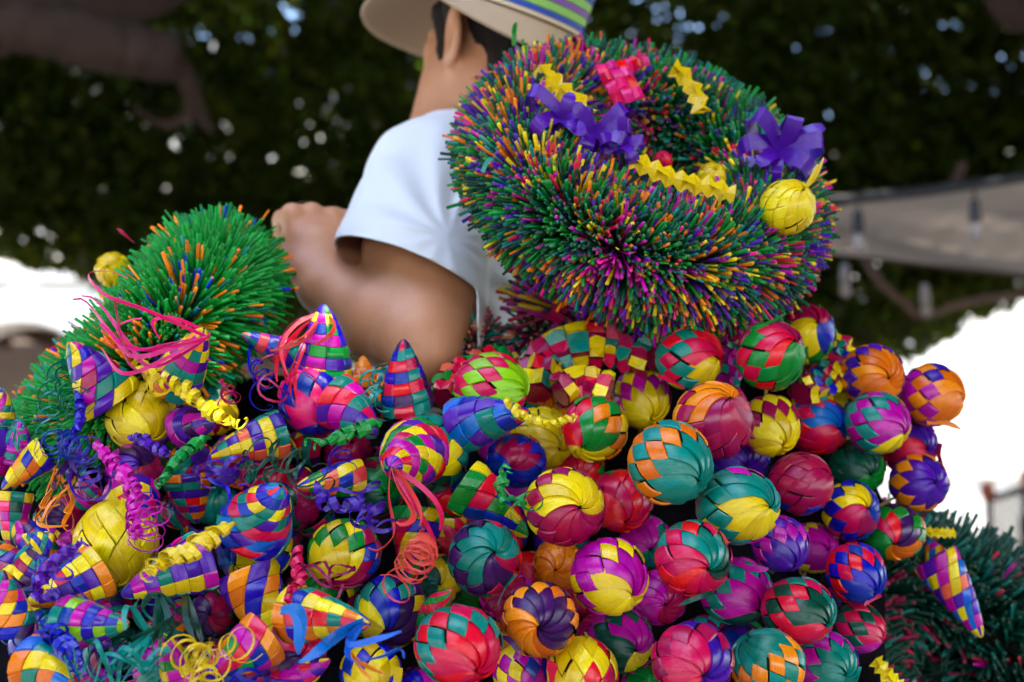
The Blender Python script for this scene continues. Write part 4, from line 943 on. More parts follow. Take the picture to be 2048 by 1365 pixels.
# cx, cy, diameter, pole px, strips round the visible pole, strips of the other pole, variant, layer, label
BL = [
 (983, 772, 150, (1050, 792), 'L@90 L@150 R@250', 'R', 2, 0, 'lime green woven ball with red checks beside the bare elbow'),
 (1190, 858, 146, (1160, 897), 'G@70 G@30 R@130 Y@330', 'O@0 R@180', 1, 0, 'green, red and yellow woven ball at the end of the yellow curl'),
 (1283, 797, 126, (1303, 838), 'Y', 'M', 0, 0, 'yellow woven ball with magenta checks below the spiky red garland'),
 (1378, 716, 142, (1441, 718), 'R@120 R@60 Y@250', 'T', 0, 0, 'red woven ball with teal checks and yellow underside'),
 (1427, 842, 160, (1461, 796), 'O@110 O@180 C@280 C@350', 'C', 0, 0, 'orange woven ball turning maroon on its right side'),
 (1340, 926, 173, (1396, 962), 'T', 'O', 0, 0, 'large teal woven ball with orange checks'),
 (1131, 1014, 166, (1160, 1016), 'Y@70 Y@110 C@250', 'C', 0, 0, 'woven ball, upper half yellow and lower half crimson'),
 (1242, 1002, 132, (1250, 1045), 'R', 'R@0 G@200', 1, 1, 'plain red woven ball tucked behind the yellow and crimson one'),
 (1218, 1153, 162, (1266, 1190), 'M@50 Y@230 Y@290', 'Y@0 M@180', 0, 0, 'yellow and magenta checked woven ball in the middle of the heap'),
 (1386, 1116, 166, (1417, 1140), 'T@60 D@20 R@200 R@260', 'R', 0, 0, 'red and dark teal pinwheel woven ball'),
 (1080, 1240, 166, (1077, 1256), 'V@60 V@0 O@200', 'O', 2, 0, 'purple woven ball with an orange half and scalloped edge'),
 (916, 1290, 176, (952, 1346), 'R', 'T', 0, 0, 'large pinkish red woven ball with a row of teal checks'),
 (1241, 1282, 142, (1272, 1302), 'M@90 D@200 Y@300', 'D', 1, 1, 'magenta and dark teal woven ball below the magenta and yellow one'),
 (1386, 1322, 166, (1406, 1352), 'R@130 R@200 P@10', 'C', 1, 0, 'red woven ball with purple right side at the bottom edge'),
 (1165, 1350, 152, (1165, 1430), 'Y', 'R@0 Y@120', 1, 0, 'red and yellow checked woven ball cut by the bottom edge'),
 (1045, 1345, 122, (1060, 1400), 'M@90 Y@270', 'B@0 Y@180', 1, 1, 'magenta, yellow and blue woven ball low beneath the purple one'),
 (1475, 1012, 166, (1538, 1015), 'T@110 Y@190 Y@240', 'M@0 T@180', 0, 0, 'woven ball with teal top, yellow belly and magenta rim'),
 (1745, 752, 132, (1777, 757), 'O', 'P', 2, 0, 'orange woven ball with blue-purple checks at the upper right'),
 (1864, 790, 128, (1925, 800), 'O@200 O@90', 'P@60 M@180 P@300', 3, 0, 'rightmost woven ball, orange with purple diamonds, against the white wall'),
 (1541, 711, 148, (1592, 682), 'C@120 R@180 G@290 G@340', 'G', 1, 0, 'crimson woven ball with a green right side near the wreath'),
 (1612, 667, 128, (1636, 645), 'C@130 B@330 Y@250', 'G', 1, 1, 'crimson, blue and yellow woven ball highest on the right'),
 (1470, 648, 104, (1490, 640), 'S@60 B@0 R@200', 'Y', 0, 1, 'sky blue woven ball right under the bristle wreath'),
 (1636, 851, 126, (1676, 858), 'S@90 B@60 R@230', 'R', 1, 0, 'woven ball with blue top and red lower half'),
 (1755, 846, 132, (1808, 868), 'M@120 M@90 Y@240', 'Y@0 T@90', 0, 0, 'magenta woven ball with yellow lower half and teal edge'),
 (1540, 851, 132, (1566, 893), 'Y', 'C', 0, 1, 'yellow woven ball with crimson checks behind the orange one'),
 (1601, 968, 134, (1663, 952), 'C', 'B@0 C@150', 0, 0, 'crimson woven ball with blue diamonds'),
 (1817, 890, 124, (1853, 900), 'P@70 R@220 C@270', 'C', 1, 1, 'red woven ball with a purple top near the right edge of the heap'),
 (1838, 966, 124, (1870, 966), 'P', 'O', 1, 1, 'plain purple woven ball with a little orange, lowest at the white wall'),
 (1702, 1022, 124, (1736, 1017), 'Y@110 R@240 C@280 B@30', 'B', 1, 0, 'red woven ball with one yellow side and blue rim'),
 (1788, 1066, 128, (1786, 1090), 'R@120 G@190 V@20 O@300', 'G', 1, 1, 'red, green, purple and orange woven ball beside the dark green wreath'),
 (1712, 1146, 128, (1748, 1188), 'B', 'R', 0, 0, 'blue woven ball with red checks on top'),
 (1560, 1088, 118, (1586, 1132), 'P', 'M', 0, 1, 'purple woven ball with a magenta rim'),
 (1626, 1096, 104, (1655, 1100), 'M', 'Y', 0, 2, 'small magenta woven ball with yellow edge, half hidden'),
 (1597, 1222, 148, (1650, 1254), 'D@90 T@60 R@250', 'R', 0, 0, 'teal woven ball with red checks and red underside'),
 (1472, 1182, 150, (1516, 1224), 'M@120 M@70 D@250', 'T', 0, 1, 'magenta woven ball with teal checks on top'),
 (1716, 1256, 112, (1770, 1290), 'R@90 M@200', 'D@90 B@270', 1, 1, 'red and dark green checked woven ball beneath the blue one'),
 (1536, 1330, 150, (1500, 1270), 'T', 'O', 0, 0, 'teal woven ball with orange diamonds at the bottom edge'),
 (1652, 1328, 134, (1690, 1350), 'T', 'M', 1, 0, 'teal woven ball with magenta checks at the bottom right'),
 (1032, 922, 124, (1020, 935), 'C@70 B@260 B@210', 'B', 1, 1, 'blue woven ball with crimson top beneath the yellow curl'),
 (1084, 876, 132, (1120, 900), 'Y', 'Y', 2, 1, 'plain yellow woven ball under the yellow curl'),
 (970, 1116, 156, (989, 1106), 'T@120 T@60 T@200 C@330 V@290', 'R@0 V@180', 1, 0, 'teal pinwheel woven ball with crimson and violet right side'),
 (689, 1108, 152, (666, 1160), 'Y@90 Y@60 C@350', 'G@90 B@0', 0, 0, 'yellow woven ball with green checks and crimson edge among the stars'),
 (783, 1222, 150, (770, 1262), 'Y@150 B@80 V@20', 'T@90 Y@0', 0, 0, 'yellow, blue and violet woven ball next to the large pinkish red one'),
 (742, 1345, 126, (742, 1390), 'Y@90 B@0', 'Y@0 B@180', 1, 1, 'blue and yellow woven ball under the blue ribbon at the bottom'),
 (1292, 1085, 116, (1300, 1100), 'M@90 T@0', 'M', 0, 2, 'magenta woven ball deep between the two yellow ones'),
 (1116, 1130, 106, (1110, 1140), 'O', 'O', 2, 2, 'shadowed orange woven ball behind the heap, left of centre'),
 (1712, 935, 118, (1740, 950), 'D@90 G@0', 'D', 1, 2, 'shadowed green woven ball between the magenta and crimson ones'),
 (1318, 1195, 120, (1330, 1210), 'C@0 M@180', 'M', 0, 2, 'shadowed magenta woven ball under the red and teal pinwheel'),
 (1480, 915, 118, (1490, 930), 'P', 'B', 0, 2, 'shadowed purple woven ball behind the teal and yellow one'),
 (1660, 735, 110, (1670, 740), 'Y@0 R@180', 'T', 0, 2, 'shadowed yellow and red woven ball between the two crimson ones'),
 (1692, 800, 112, (1700, 800), 'T@0 Y@120', 'C', 1, 2, 'teal and yellow woven ball deep between the orange and magenta ones'),
 (1795, 820, 112, (1800, 830), 'C@0 B@180', 'Y', 0, 2, 'crimson and blue woven ball deep behind the magenta one with teal edge'),
 (1155, 940, 116, (1150, 950), 'R', 'G', 0, 2, 'shadowed red woven ball beneath the green and yellow one'),
 (1480, 1300, 116, (1480, 1310), 'P@0 B@180', 'V', 0, 2, 'shadowed purple woven ball at the bottom, left of the teal and orange one'),
 (1015, 1190, 112, (1015, 1200), 'C', 'M', 0, 2, 'shadowed crimson woven ball under the teal pinwheel'),
 (880, 1160, 112, (880, 1170), 'Y@0 D@180', 'D', 1, 2, 'shadowed yellow and green woven ball behind the red ribbon curls'),
 (1300, 1380, 120, (1300, 1385), 'G', 'M', 0, 2, 'shadowed green woven ball between the two red ones at the bottom'),
 (840, 1385, 110, (840, 1385), 'M@0 B@180', 'V', 0, 2, 'shadowed violet woven ball at the bottom left of the pinkish red one'),
 (1690, 1210, 100, (1690, 1210), 'V', 'C', 0, 2, 'shadowed dark violet woven ball behind the blue one'),
]
combos = [(a, b) for a in 'RTPYBMOGC' for b in 'TYMBRPDO' if a != b]; rq = random.Random(77); rq.shuffle(combos); done = set(); kk = 0
for gy in range(6):
    for gx in range(9):
        if kk >= 40: break
        while combos and frozenset(combos[-1]) in done: combos.pop()
        if not combos: break
        a, b = combos.pop(); done.add(frozenset((a, b))); x_, y_ = 905 + gx * 100 + 49 * (gy % 2) + rq.uniform(-18, 18), 880 + gy * 98 + rq.uniform(-18, 18)
        if y_ < 1000 and x_ < 1000 or x_ > 1700: continue
        kk += 1
        BL.append((x_, y_, 118, (x_ + rq.uniform(-40, 40), y_ + rq.uniform(-40, 40)), a, b, rq.choice((0, 1)), 3, 'half-hidden %s and %s woven ball in the shadows deep in the heap' % (DNAME[a], DNAME[b])))
pos = []; rad = []
for (cx, cy, d, pole, us, vs, var, lay, lab) in BL:
    dep = (.068 * FPX / d) if lay == 0 else (Dm(cx, cy) + .055 * lay)
    dep = .5 * dep + .5 * (Dm(cx, cy) + .05 * lay) if lay == 0 else dep
    pos.append(P(cx, cy, dep)); rad.append(d / 2 / FPX * dep)
C0 = Vector((0, 0, CAM_H))
for it in range(60):                        # slide overlapping balls apart along their sight lines: the hidden one goes back
    for i in range(len(BL)):
        for j in range(i):
            dv = pos[i] - pos[j]; ov = (rad[i] + rad[j]) * .985 - dv.length
            if ov > 0:
                bi = i if (BL[i][7], (pos[i] - C0).length) > (BL[j][7], (pos[j] - C0).length) else j; fi = j if bi == i else i
                for k, s in ((bi, .75), (fi, -.25)):
                    ray = (pos[k] - C0); L = ray.length; nl = L + s * min(ov, .02) * .8; pos[k] = C0 + ray / L * nl; rad[k] *= nl / L
for i, (cx, cy, d, pole, us, vs, var, lay, lab) in enumerate(BL):
    r = empty('woven_ball', pos[i]); r['_pos'] = tuple(pos[i]); q = random.Random(100 + i)
    woven_ball(r, rad[i], ((pole[0] - cx) / (d / 2), (pole[1] - cy) / (d / 2)), us, vs, var, q)
    r.scale = (q.uniform(.95, 1.05), 1.0, q.uniform(.93, 1.03))
    if lay < 2 and q.random() < .55:                    # a strip end that has come loose at the pole or the rim
        a_ = q.uniform(0, 6.28); d_ = (CR * math.cos(a_) + CU * math.sin(a_) - CF * .7).normalized(); s0 = pos[i] + d_ * rad[i] * .98; tn = d_.cross(CF).normalized() * q.choice((-1, 1)); L_ = q.uniform(.012, .026)
        ribbons(r, q.choice(parse(us) + parse(vs))[0], [s0 - tn * .012, s0 + d_ * .001, s0 + tn * L_ * .5 + d_ * .004, s0 + tn * L_ + d_ * .010], 'flat', 1, .0012, q.uniform(.003, .008), 1, q, 'loose_end')
    ex, ey = min(cx, 1690) + (1250 - cx) * .08, max(cy + 30, 860); e = P(ex, ey, max(Dm(ex, min(ey, 1365)) + .205, 1.2)) - pos[i]   # cord by which the ball is tied to the dark backing
    MB().tube(smooth_path([Vector((0, 0, 0)), e * .5 + Vector((0, .01, -.02)), e], 4), .0016, 5).build('cord', PALM['Z'], r, True)
    tag(r, lab, 'woven ball', GB)

# ------------------------------------------------------------------ woven stars with checked points and curled ribbons
GS = 'woven stars in the heap'
def star(name_label, cx, cy, d, us, vs, pole, cones, back=0.0, tails=(), var=1):
    dep = Dm(cx, cy) + back; c = P(cx, cy, dep); r = empty('woven_star', c); r['_pos'] = tuple(c); q = random.Random(int(cx * 7 + cy))
    body = empty('body', (0, 0, 0), r); body['_pos'] = tuple(c)
    woven_ball(body, d / 2 / FPX * dep, ((pole[0] - cx) / (d / 2), (pole[1] - cy) / (d / 2)), us, vs, var, q)
    for (bx, by, tx, ty, wpx, ca, cb, vr, bd, td) in cones:
        b = P(bx, by, dep + bd); t = P(tx, ty, dep + td); point(r, b, t, wpx / FPX * (dep + bd) * 1.28, ca, cb, vr, q)
    for (col, pts, kind, n, rad_, wid, pit, dz) in tails:
        ribbons(r, col, [P(x, y, Dm(x, y) + dz - .02 * i / len(pts)) for i, (x, y) in enumerate(pts)], kind, n, rad_, wid, pit, q)
    tag(r, name_label, 'woven star', GS); return r
star('woven star with yellow and purple body and teal horn at the upper left', 285, 835, 150, 'Y@90 Y@160 P@290', 'Y', (300, 880),
     [(228, 805, 140, 684, 108, 'TYMP', 'YTCPB', 0, -.015, -.03), (345, 770, 422, 658, 90, 'MTPY', 'OYTMY', 1, -.02, -.06), (365, 855, 420, 835, 70, 'PMPV', 'MPV', 3, -.02, -.05)], 0,
     [('K', [(418, 672), (340, 695), (260, 712), (215, 665), (170, 610), (128, 628)], 'flat', 4, .010, .0042, 1, -.125), ('K', [(415, 675), (330, 690), (240, 690), (200, 640), (245, 612), (280, 612)], 'flat', 3, .012, .0046, 1, -.13),
      ('C', [(230, 600), (235, 640), (250, 700), (300, 740)], 'flat', 2, .006, .003, 1, -.13), ('K', [(420, 670), (360, 685), (310, 700), (330, 730)], 'flat', 3, .008, .0035, 1, -.125),
      ('Y', [(280, 740), (330, 760), (390, 795), (440, 830), (490, 850)], 'helix', 2, .0105, .0058, .013, -.075), ('Y', [(265, 735), (280, 715), (300, 740), (320, 770)], 'loose', 4, .006, .005, .01, -.075),
      ('B', [(160, 735), (163, 790), (160, 850), (130, 900)], 'helix', 2, .006, .007, .011, -.05), ('B', [(150, 860), (120, 900), (150, 930)], 'loose', 9, .012, .0022, .006, -.05),
      ('T', [(140, 710), (120, 740), (125, 790), (150, 830)], 'loose', 7, .013, .0016, .008, -.03)])
star('woven star with hot pink and blue body in front of the elbow', 628, 800, 150, 'K@100 K@170 K@40 B@280', 'B', (640, 850),
     [(645, 752, 662, 612, 100, 'BPMG', 'YPGMB', 1, .01, .0), (668, 800, 768, 856, 96, 'MTRP', 'RMTPV', 3, -.035, -.06), (585, 712, 484, 670, 52, 'MTWB', 'TMPWB', 0, .02, .0), (565, 868, 414, 908, 84, 'YPTW', 'TYPWY', 1, -.02, -.05)], 0,
     [('R', [(655, 622), (600, 665), (560, 730), (565, 800), (580, 850)], 'flat', 5, .010, .0040, 1, -.05), ('W', [(650, 625), (640, 690), (600, 720), (545, 735)], 'flat', 4, .008, .0045, 1, -.06), ('C', [(650, 615), (590, 650), (540, 720), (540, 760), (640, 720)], 'loose', 4, .01, .0018, .02, -.05),
      ('G', [(765, 850), (720, 858), (670, 872), (618, 892)], 'helix', 2, .0075, .0062, .0075, -.095), ('B', [(500, 690), (505, 740), (520, 790)], 'loose', 6, .008, .003, .01, -.03)])
star('woven star with teal and yellow body and a small-checked point facing the lens', 858, 908, 166, 'T@90 T@150 Y@350 D@270', 'T', (850, 920),
     [(818, 818, 790, 684, 92, 'BRTV', 'TVRBR', 1, .02, .0), (835, 902, 776, 928, 116, 'YMRG', 'RPYGM', 2, -.035, -.105), (920, 852, 1050, 806, 96, 'BPST', 'SPTBR', 3, .0, -.04)], 0,
     [('Y', [(1010, 800), (1040, 830), (1095, 845), (1155, 832)], 'helix', 3, .0072, .0042, .009, -.085), ('W', [(782, 930), (795, 990), (810, 1060), (770, 1090), (735, 1075)], 'flat', 3, .008, .005, 1, -.09), ('R', [(785, 935), (830, 1000), (858, 1060), (850, 1130)], 'flat', 3, .009, .005, 1, -.085), ('W', [(845, 1060), (850, 1110), (850, 1150), (840, 1165)], 'loose', 8, .012, .0013, .006, -.085),
      ('T', [(815, 730), (770, 740), (760, 780), (800, 830)], 'loose', 6, .007, .0042, .015, -.02), ('T', [(800, 735), (765, 735), (735, 765), (745, 800)], 'loose', 5, .010, .0018, .012, -.03)])
star('woven star with dark green body and yellow and blue point aimed left', 752, 975, 124, 'G@90 D@270', 'C', (770, 990),
     [(718, 958, 598, 962, 68, 'YBGW', 'YBWGY', 3, -.03, -.06), (836, 1022, 822, 1162, 92, 'RGBY', 'GBRYC', 0, -.01, -.03)], .045,
     [('P', [(635, 975), (660, 1000), (700, 1005), (740, 1000), (765, 1050)], 'loose', 9, .009, .0048, .012, -.07), ('P', [(630, 965), (650, 1010), (720, 1015), (750, 1050)], 'helix', 1, .008, .006, .016, -.08)])
star('woven star with a broad plain yellow body at the lower left', 232, 1085, 176, 'Y', 'Y', (240, 1200),
     [(205, 1138, 62, 1222, 96, 'BOPY', 'OYBRP', 1, -.05, -.08), (100, 1090, 42, 1076, 42, 'YBTY', 'BTY', 0, -.01, -.02)], .0,
     [('P', [(78, 1195), (90, 1150), (120, 1110), (170, 1085)], 'helix', 3, .0085, .0048, .013, -.085), ('P', [(70, 1200), (100, 1180), (110, 1160)], 'loose', 4, .006, .004, .01, -.085)])
star('woven star with yellow and blue body and blue cone pointing up', 508, 1098, 158, 'Y@30 Y@330 S@200 B@150', 'B', (470, 1130),
     [(505, 1062, 552, 968, 128, 'BTPR', 'BSRTY', 2, -.04, -.075), (420, 1122, 242, 1184, 98, 'MTYP', 'MPYTM', 1, -.055, -.085), (492, 1142, 554, 1306, 108, 'BOPY', 'POBYV', 0, -.045, -.06)], .02,
     [('Y', [(455, 1052), (410, 1075), (365, 1105), (320, 1135), (300, 1150)], 'helix', 3, .0085, .0052, .0095, -.105), ('D', [(550, 970), (530, 940), (560, 905), (600, 940)], 'loose', 6, .014, .0016, .012, -.06)])
star('woven star with violet body and magenta point hanging over the yellow one', 268, 945, 120, 'V@90 P@200 C@320', 'M', (280, 930),
     [(262, 985, 272, 1096, 92, 'YMBP', 'MYRBP', 1, -.035, -.085), (205, 965, 150, 1015, 80, 'CTMC', 'MTC', 0, .0, .0), (95, 905, -5, 968, 60, 'YBOY', 'YBO', 3, -.02, -.03)], .02,
     [('M', [(190, 890), (225, 930), (265, 965), (270, 1030), (275, 1085)], 'helix', 2, .0075, .0045, .009, -.085), ('M', [(240, 950), (260, 1000), (265, 1060)], 'loose', 8, .011, .0016, .008, -.085), ('V', [(160, 900), (135, 935), (125, 980)], 'flat', 4, .01, .006, 1, -.05), ('P', [(155, 890), (180, 985), (215, 990)], 'loose', 3, .012, .004, .02, -.06)])
star('woven star with orange and teal checked point under the green twisted ribbon', 385, 935, 110, 'P@90 T@200 C@320', 'O', (385, 930),
     [(372, 945, 378, 1050, 88, 'OPTR', 'OTPRC', 1, -.02, -.02)], .045,
     [('G', [(412, 872), (385, 895), (350, 935), (312, 970)], 'helix', 2, .0075, .0062, .0078, -.085), ('P', [(265, 870), (300, 890), (340, 910)], 'helix', 2, .007, .006, .012, -.09), ('P', [(385, 935), (430, 950), (470, 935), (480, 970)], 'loose', 5, .010, .0055, .02, -.075), ('D', [(500, 950), (520, 915), (560, 930)], 'loose', 5, .016, .0014, .01, -.05)])
star('woven star with red and orange checked points by the blue ribbon', 590, 1300, 130, 'R@90 V@270', 'C', (600, 1310),
     [(582, 1228, 730, 1242, 98, 'ROTY', 'OBRYT', 1, -.03, -.07), (535, 1272, 420, 1362, 98, 'MOBR', 'OMGRB', 3, -.035, -.06), (565, 1372, 662, 1326, 60, 'MPYM', 'RPM', 0, -.01, -.04)], .01,
     [('S', [(725, 1245), (680, 1275), (640, 1310), (605, 1325)], 'flat', 3, .004, .0085, 1, -.09), ('S', [(720, 1250), (690, 1290), (700, 1310), (760, 1300), (800, 1290), (812, 1335)], 'flat', 2, .004, .0065, 1, -.09), ('S', [(562, 1222), (590, 1220), (602, 1250), (600, 1315)], 'flat', 2, .002, .007, 1, -.085),
      ('R', [(600, 1105), (590, 1135), (605, 1160), (580, 1180), (572, 1205)], 'helix', 2, .0068, .0048, .011, -.07), ('O', [(695, 1300), (712, 1325), (760, 1350)], 'flat', 2, .003, .006, 1, -.07)])
star('woven star at the lower left corner with teal, blue and yellow checks', 85, 1285, 136, 'T@90 B@200 C@320', 'B', (90, 1300),
     [(128, 1245, 250, 1262, 92, 'TMBL', 'TLMBP', 1, -.03, -.05), (60, 1328, 172, 1366, 104, 'TSYO', 'OTYSR', 3, -.045, -.07), (20, 1270, 18, 1140, 92, 'OBTM', 'VOYMT', 0, -.03, -.03)], .0,
     [('B', [(92, 1240), (110, 1270), (130, 1305), (160, 1335)], 'helix', 2, .0085, .006, .0085, -.06)])
star('woven star cut by the left edge with magenta and purple points', -25, 905, 130, 'P@90 M@270', 'T', (-20, 905),
     [(28, 918, 42, 846, 66, 'MPTM', 'PTM', 1, .0, -.01), (2, 850, 8, 775, 52, 'YTPM', 'MYT', 0, .03, .03), (30, 985, 14, 1112, 62, 'MTKY', 'YDMT', 1, -.03, -.04)], .02,
     [('T', [(45, 850), (25, 870), (5, 870)], 'loose', 5, .008, .002, .008, -.04), ('O', [(110, 940), (120, 990), (95, 1040), (150, 1060)], 'flat', 9, .014, .0035, 1, -.02)])
star('woven star with magenta and green point behind the teal straw strands', 322, 1335, 118, 'M@90 T@200 D@300', 'M', (330, 1350),
     [(372, 1375, 322, 1262, 72, 'MYGM', 'GMY', 1, -.03, -.05), (330, 1268, 372, 1205, 70, 'MDTM', 'CDO', 0, .03, .03)], .025,
     [('T', [(300, 1270), (285, 1310), (245, 1340), (215, 1355)], 'flat', 10, .012, .0042, 1, -.06), ('T', [(340, 1300), (280, 1330), (210, 1350), (150, 1352)], 'loose', 7, .012, .0042, .02, -.07), ('D', [(320, 1190), (310, 1240), (280, 1290)], 'flat', 7, .010, .005, 1, -.05), ('D', [(370, 1190), (385, 1240), (410, 1285)], 'flat', 5, .006, .005, 1, -.02),
      ('Y', [(395, 1300), (415, 1312), (430, 1320)], 'loose', 12, .012, .0012, .004, -.06)])
star('woven star with red, green and blue checks under the small green curl', 905, 985, 110, 'B@90 R@200', 'G', (905, 985),
     [(925, 968, 1062, 1062, 96, 'RGBY', 'GRBYG', 3, -.045, -.055)], .05,
     [('G', [(1010, 1010), (1005, 985), (1000, 955), (1020, 938)], 'helix', 2, .0075, .0035, .0085, -.075), ('G', [(1015, 1000), (1040, 990), (1055, 1015)], 'loose', 4, .007, .003, .01, -.075)])
star('small star with teal and orange tip poking up before the green wreath', 432, 830, 90, 'Y@90 C@200', 'Y', (432, 820),
     [(432, 812, 430, 748, 56, 'TOTT', 'TOT', 0, .0, .0)], .05, [('C', [(440, 760), (460, 780), (470, 810)], 'loose', 2, .008, .0015, .01, -.03)])
star('small star with plain orange tips in front of the elbow', 735, 812, 86, 'O@90 V@270', 'O', (735, 800),
     [(728, 775, 722, 712, 50, 'OO', 'OO', 3, .0, .0), (745, 790, 762, 735, 40, 'OO', 'O', 0, .01, .01)], .055)
star('small star with pink and green tip above the large pinkish red ball', 862, 1240, 84, 'R@90 G@270', 'C', (862, 1230),
     [(868, 1222, 898, 1176, 46, 'RGRG', 'RG', 0, -.03, -.05)], .05)
star('shadowed star behind the red ribbons, crimson and green', 590, 1010, 110, 'C@0 D@180', 'C', (590, 1010),
     [(625, 1030, 668, 1090, 70, 'CDBC', 'DC', 1, .0, .02), (560, 1010, 600, 1110, 70, 'CBRD', 'BC', 0, .0, .02)], .07)
star('shadowed star deep at the left, orange and crimson', 130, 1040, 110, 'C@0 V@180', 'O', (130, 1040),
     [(110, 1040, 60, 1130, 70, 'CPOT', 'CBO', 1, .0, .02), (170, 1050, 150, 1130, 70, 'CBOV', 'CV', 0, .0, .02)], .07)
star('shadowed star in the gap left of the blue and yellow ball', 420, 1230, 104, 'C@0 V@180', 'D', (420, 1230),
     [(400, 1200, 360, 1150, 70, 'MDOC', 'CD', 1, .0, .02), (450, 1250, 480, 1330, 70, 'VBCY', 'VB', 0, .0, .02)], .09)

FILL = [(330, 1190, 'MTOC', 'CDB', 'P'), (695, 905, 'CVTR', 'CTY', 'C'), (430, 1005, 'TCPO', 'PTC', 'T'), (45, 1180, 'POTY', 'VCT', 'V'), (170, 1215, 'TMBY', 'DMB', 'M'), (470, 1345, 'PRYB', 'CPB', 'B'), (640, 1180, 'GCBY', 'CGB', 'G'), (250, 1300, 'OMTB', 'CTP', 'D'), (545, 960, 'YPRT', 'PCG', 'R'), (120, 1130, 'BYMC', 'VMB', 'O')]
for i, (x_, y_, ca, cb, bc) in enumerate(FILL):
    q_ = random.Random(300 + i); cn = []
    for k in range(3):
        a_ = 2.1 * k + q_.uniform(0, 2); cn.append((x_ + 34 * math.cos(a_), y_ + 34 * math.sin(a_), x_ + 135 * math.cos(a_), y_ + 135 * math.sin(a_), 84, ca, cb, q_.choice((0, 1, 3)), -.005, q_.uniform(-.02, .03)))
    star('half-hidden woven star deep in the left of the heap with a %s body' % DNAME[bc], x_, y_, 100, bc, bc, (x_ + 10, y_ - 20), cn, .075,
         [(q_.choice('TPMBC'), [(x_ + q_.uniform(-40, 40), y_ - 50), (x_ + q_.uniform(-60, 60), y_), (x_ + q_.uniform(-60, 60), y_ + 60)], 'loose', 4, .012, .003, .012, .0)])

# ------------------------------------------------------------------ spiky garlands of folded palm between the balls and the wreath
def garland(label, path, rpx, ca, cb, rings, cols, rr, spike=.18):
    pts = [P(x, y, Dm(x, y) + dz) for x, y, dz in path]; root = empty('folded_garland', pts[0]); root['_pos'] = tuple(pts[0]); fr, L = path_frames([p - pts[0] for p in pts], rings + 1); rad_ = rpx / FPX * Dm(*path[0][:2])
    def pt(i, a, k):
        i0 = max(0, min(rings - 1, int(i))); t = i - i0; p = fr[i0][0].lerp(fr[i0 + 1][0], t); u = fr[i0][2].lerp(fr[i0 + 1][2], t); b = fr[i0][3].lerp(fr[i0 + 1][3], t)
        return p + (u * math.cos(a) + b * math.sin(a)) * rad_ * k
    MB().tube([q[0] for q in fr], rad_ * .66, 10).build('core', PALM['C'], root, True)
    for i in range(rings):
        for c in range(cols):
            a0, a1 = 2 * math.pi * (c + .37 * i) / cols, 2 * math.pi * (c + 1 + .37 * i) / cols; am = (a0 + a1) / 2; w = rr.uniform(.85, 1.15)
            col = ca[(c + i // 2) % len(ca)] if (c + i) % 2 else cb[(i + c * 2) % len(cb)]
            lo = i + .02; hi = min(rings, i + .98); md_ = (lo + hi) / 2
            v = [pt(lo, a0, .80), pt(lo, a1, .80), pt(hi, a1, .80), pt(hi, a0, .80), pt(min(rings, md_ + rr.uniform(-.2, .3)), am + rr.uniform(-.15, .15), 1.0 + spike * w * rr.uniform(.5, 1.3)), pt(lo, am, 1.0), pt(hi, am, 1.02)]
            f = [(0, 5, 4), (0, 4, 3), (5, 1, 4), (1, 2, 4), (2, 6, 4), (6, 3, 4)]
            uv = [(0, 0), (1, 0), (1, 1), (0, 1), (.5, .5), (.5, 0), (.5, 1)]; col2 = (ca + cb)[(3 * i + 2 * c + 1) % (len(ca) + len(cb))]
            obj('folded_leaf', v, [(0, 5, 4), (0, 4, 3), (6, 3, 4)], PALM[col], root, False, uv); obj('folded_leaf', v, [(5, 1, 4), (1, 2, 4), (2, 6, 4)], PALM[col2], root, False, uv)
    tag(root, label, 'garland', 'folded palm garlands'); return root
q = random.Random(8)
garland('red, teal and yellow folded palm garland arching over the yellow ball', [(1072, 790, .05), (1090, 720, .05), (1150, 690, .04), (1230, 690, .04), (1310, 715, .03)], 46, 'CTRC', 'YRTY', 9, 7, q, .20)
garland('crimson and yellow folded palm garland left of the magenta-checked yellow ball', [(1120, 790, .0), (1160, 770, .0), (1220, 785, .0)], 40, 'CCRC', 'YYCY', 4, 6, q, .20)
garland('red, yellow and blue folded palm garland lying under the bristle wreath', [(1160, 670, .10), (1230, 655, .10), (1320, 645, .10), (1420, 640, .10)], 44, 'YTBR', 'RYTY', 9, 6, q, .20)
garland('teal and orange folded palm garland deep beside the lime ball', [(1062, 800, .08), (1110, 820, .08), (1140, 860, .08)], 34, 'OTOT', 'TOO', 6, 7, q)
garland('red and green folded palm garland at the left of the lime ball', [(885, 800, .05), (905, 760, .06), (950, 735, .08), (1010, 720, .10)], 34, 'RGRG', 'WGR', 8, 7, q)
garland('yellow and crimson garland tip between the lime ball and the white shirt', [(985, 745, .13), (1010, 725, .13), (1030, 715, .13)], 30, 'YCYC', 'CY', 4, 7, q)
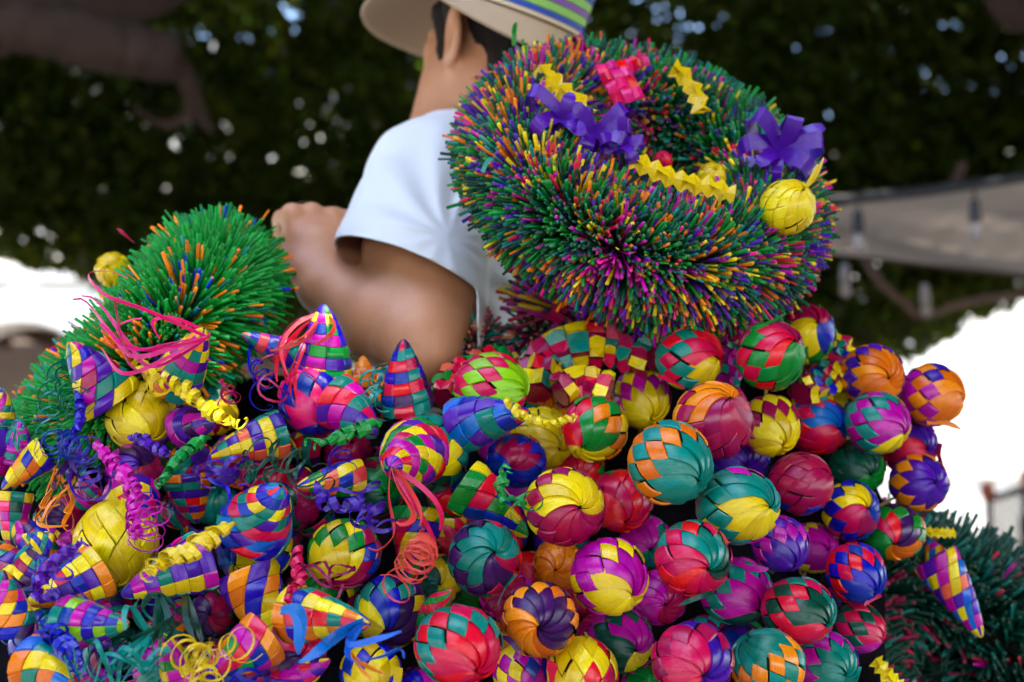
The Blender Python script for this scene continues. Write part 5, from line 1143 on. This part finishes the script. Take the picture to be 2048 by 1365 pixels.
garland('yellow, teal and crimson garland between the crimson and orange balls', [(1600, 790, .07), (1640, 775, .07), (1670, 730, .07), (1675, 690, .08)], 36, 'YTCY', 'CYBT', 9, 7, q)
garland('magenta and teal garland in the gap left of the crimson and green ball', [(1450, 780, .06), (1455, 730, .06), (1462, 690, .07)], 30, 'MTMT', 'KTM', 6, 7, q)

# ------------------------------------------------------------------ added near-black backing behind the heap, standing for the shade in its gaps
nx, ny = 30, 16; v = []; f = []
def backing_pt(i, j, back):
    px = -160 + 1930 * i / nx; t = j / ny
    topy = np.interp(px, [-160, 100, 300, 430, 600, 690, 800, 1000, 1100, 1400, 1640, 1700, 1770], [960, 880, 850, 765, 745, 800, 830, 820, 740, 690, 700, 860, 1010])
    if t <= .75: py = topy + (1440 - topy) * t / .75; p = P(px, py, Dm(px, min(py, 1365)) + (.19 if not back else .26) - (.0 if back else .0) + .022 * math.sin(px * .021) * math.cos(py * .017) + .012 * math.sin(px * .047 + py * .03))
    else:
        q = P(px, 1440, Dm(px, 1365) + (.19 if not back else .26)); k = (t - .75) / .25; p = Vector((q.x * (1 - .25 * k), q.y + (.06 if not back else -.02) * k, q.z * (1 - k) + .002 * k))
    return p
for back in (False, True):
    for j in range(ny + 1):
        for i in range(nx + 1): v.append(backing_pt(i, j, back))
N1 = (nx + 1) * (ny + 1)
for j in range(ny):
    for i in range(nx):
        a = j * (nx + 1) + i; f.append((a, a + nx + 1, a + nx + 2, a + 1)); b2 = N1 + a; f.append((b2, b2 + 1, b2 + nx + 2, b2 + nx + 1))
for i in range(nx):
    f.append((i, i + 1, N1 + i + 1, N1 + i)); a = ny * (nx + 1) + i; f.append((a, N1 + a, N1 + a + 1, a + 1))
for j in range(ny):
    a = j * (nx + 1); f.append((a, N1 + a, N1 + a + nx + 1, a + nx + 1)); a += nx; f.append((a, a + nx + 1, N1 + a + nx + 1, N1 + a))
tag(obj('shade_backing', v, f, simple('gap_shade', (.006, .005, .007), .95, 40, .4, .3, spec=.03), None, True), 'added near-black backing standing for the shade behind the heaped balls and stars', 'backing')
for o in list(bpy.data.objects):
    if '_pos' in o: del o['_pos']
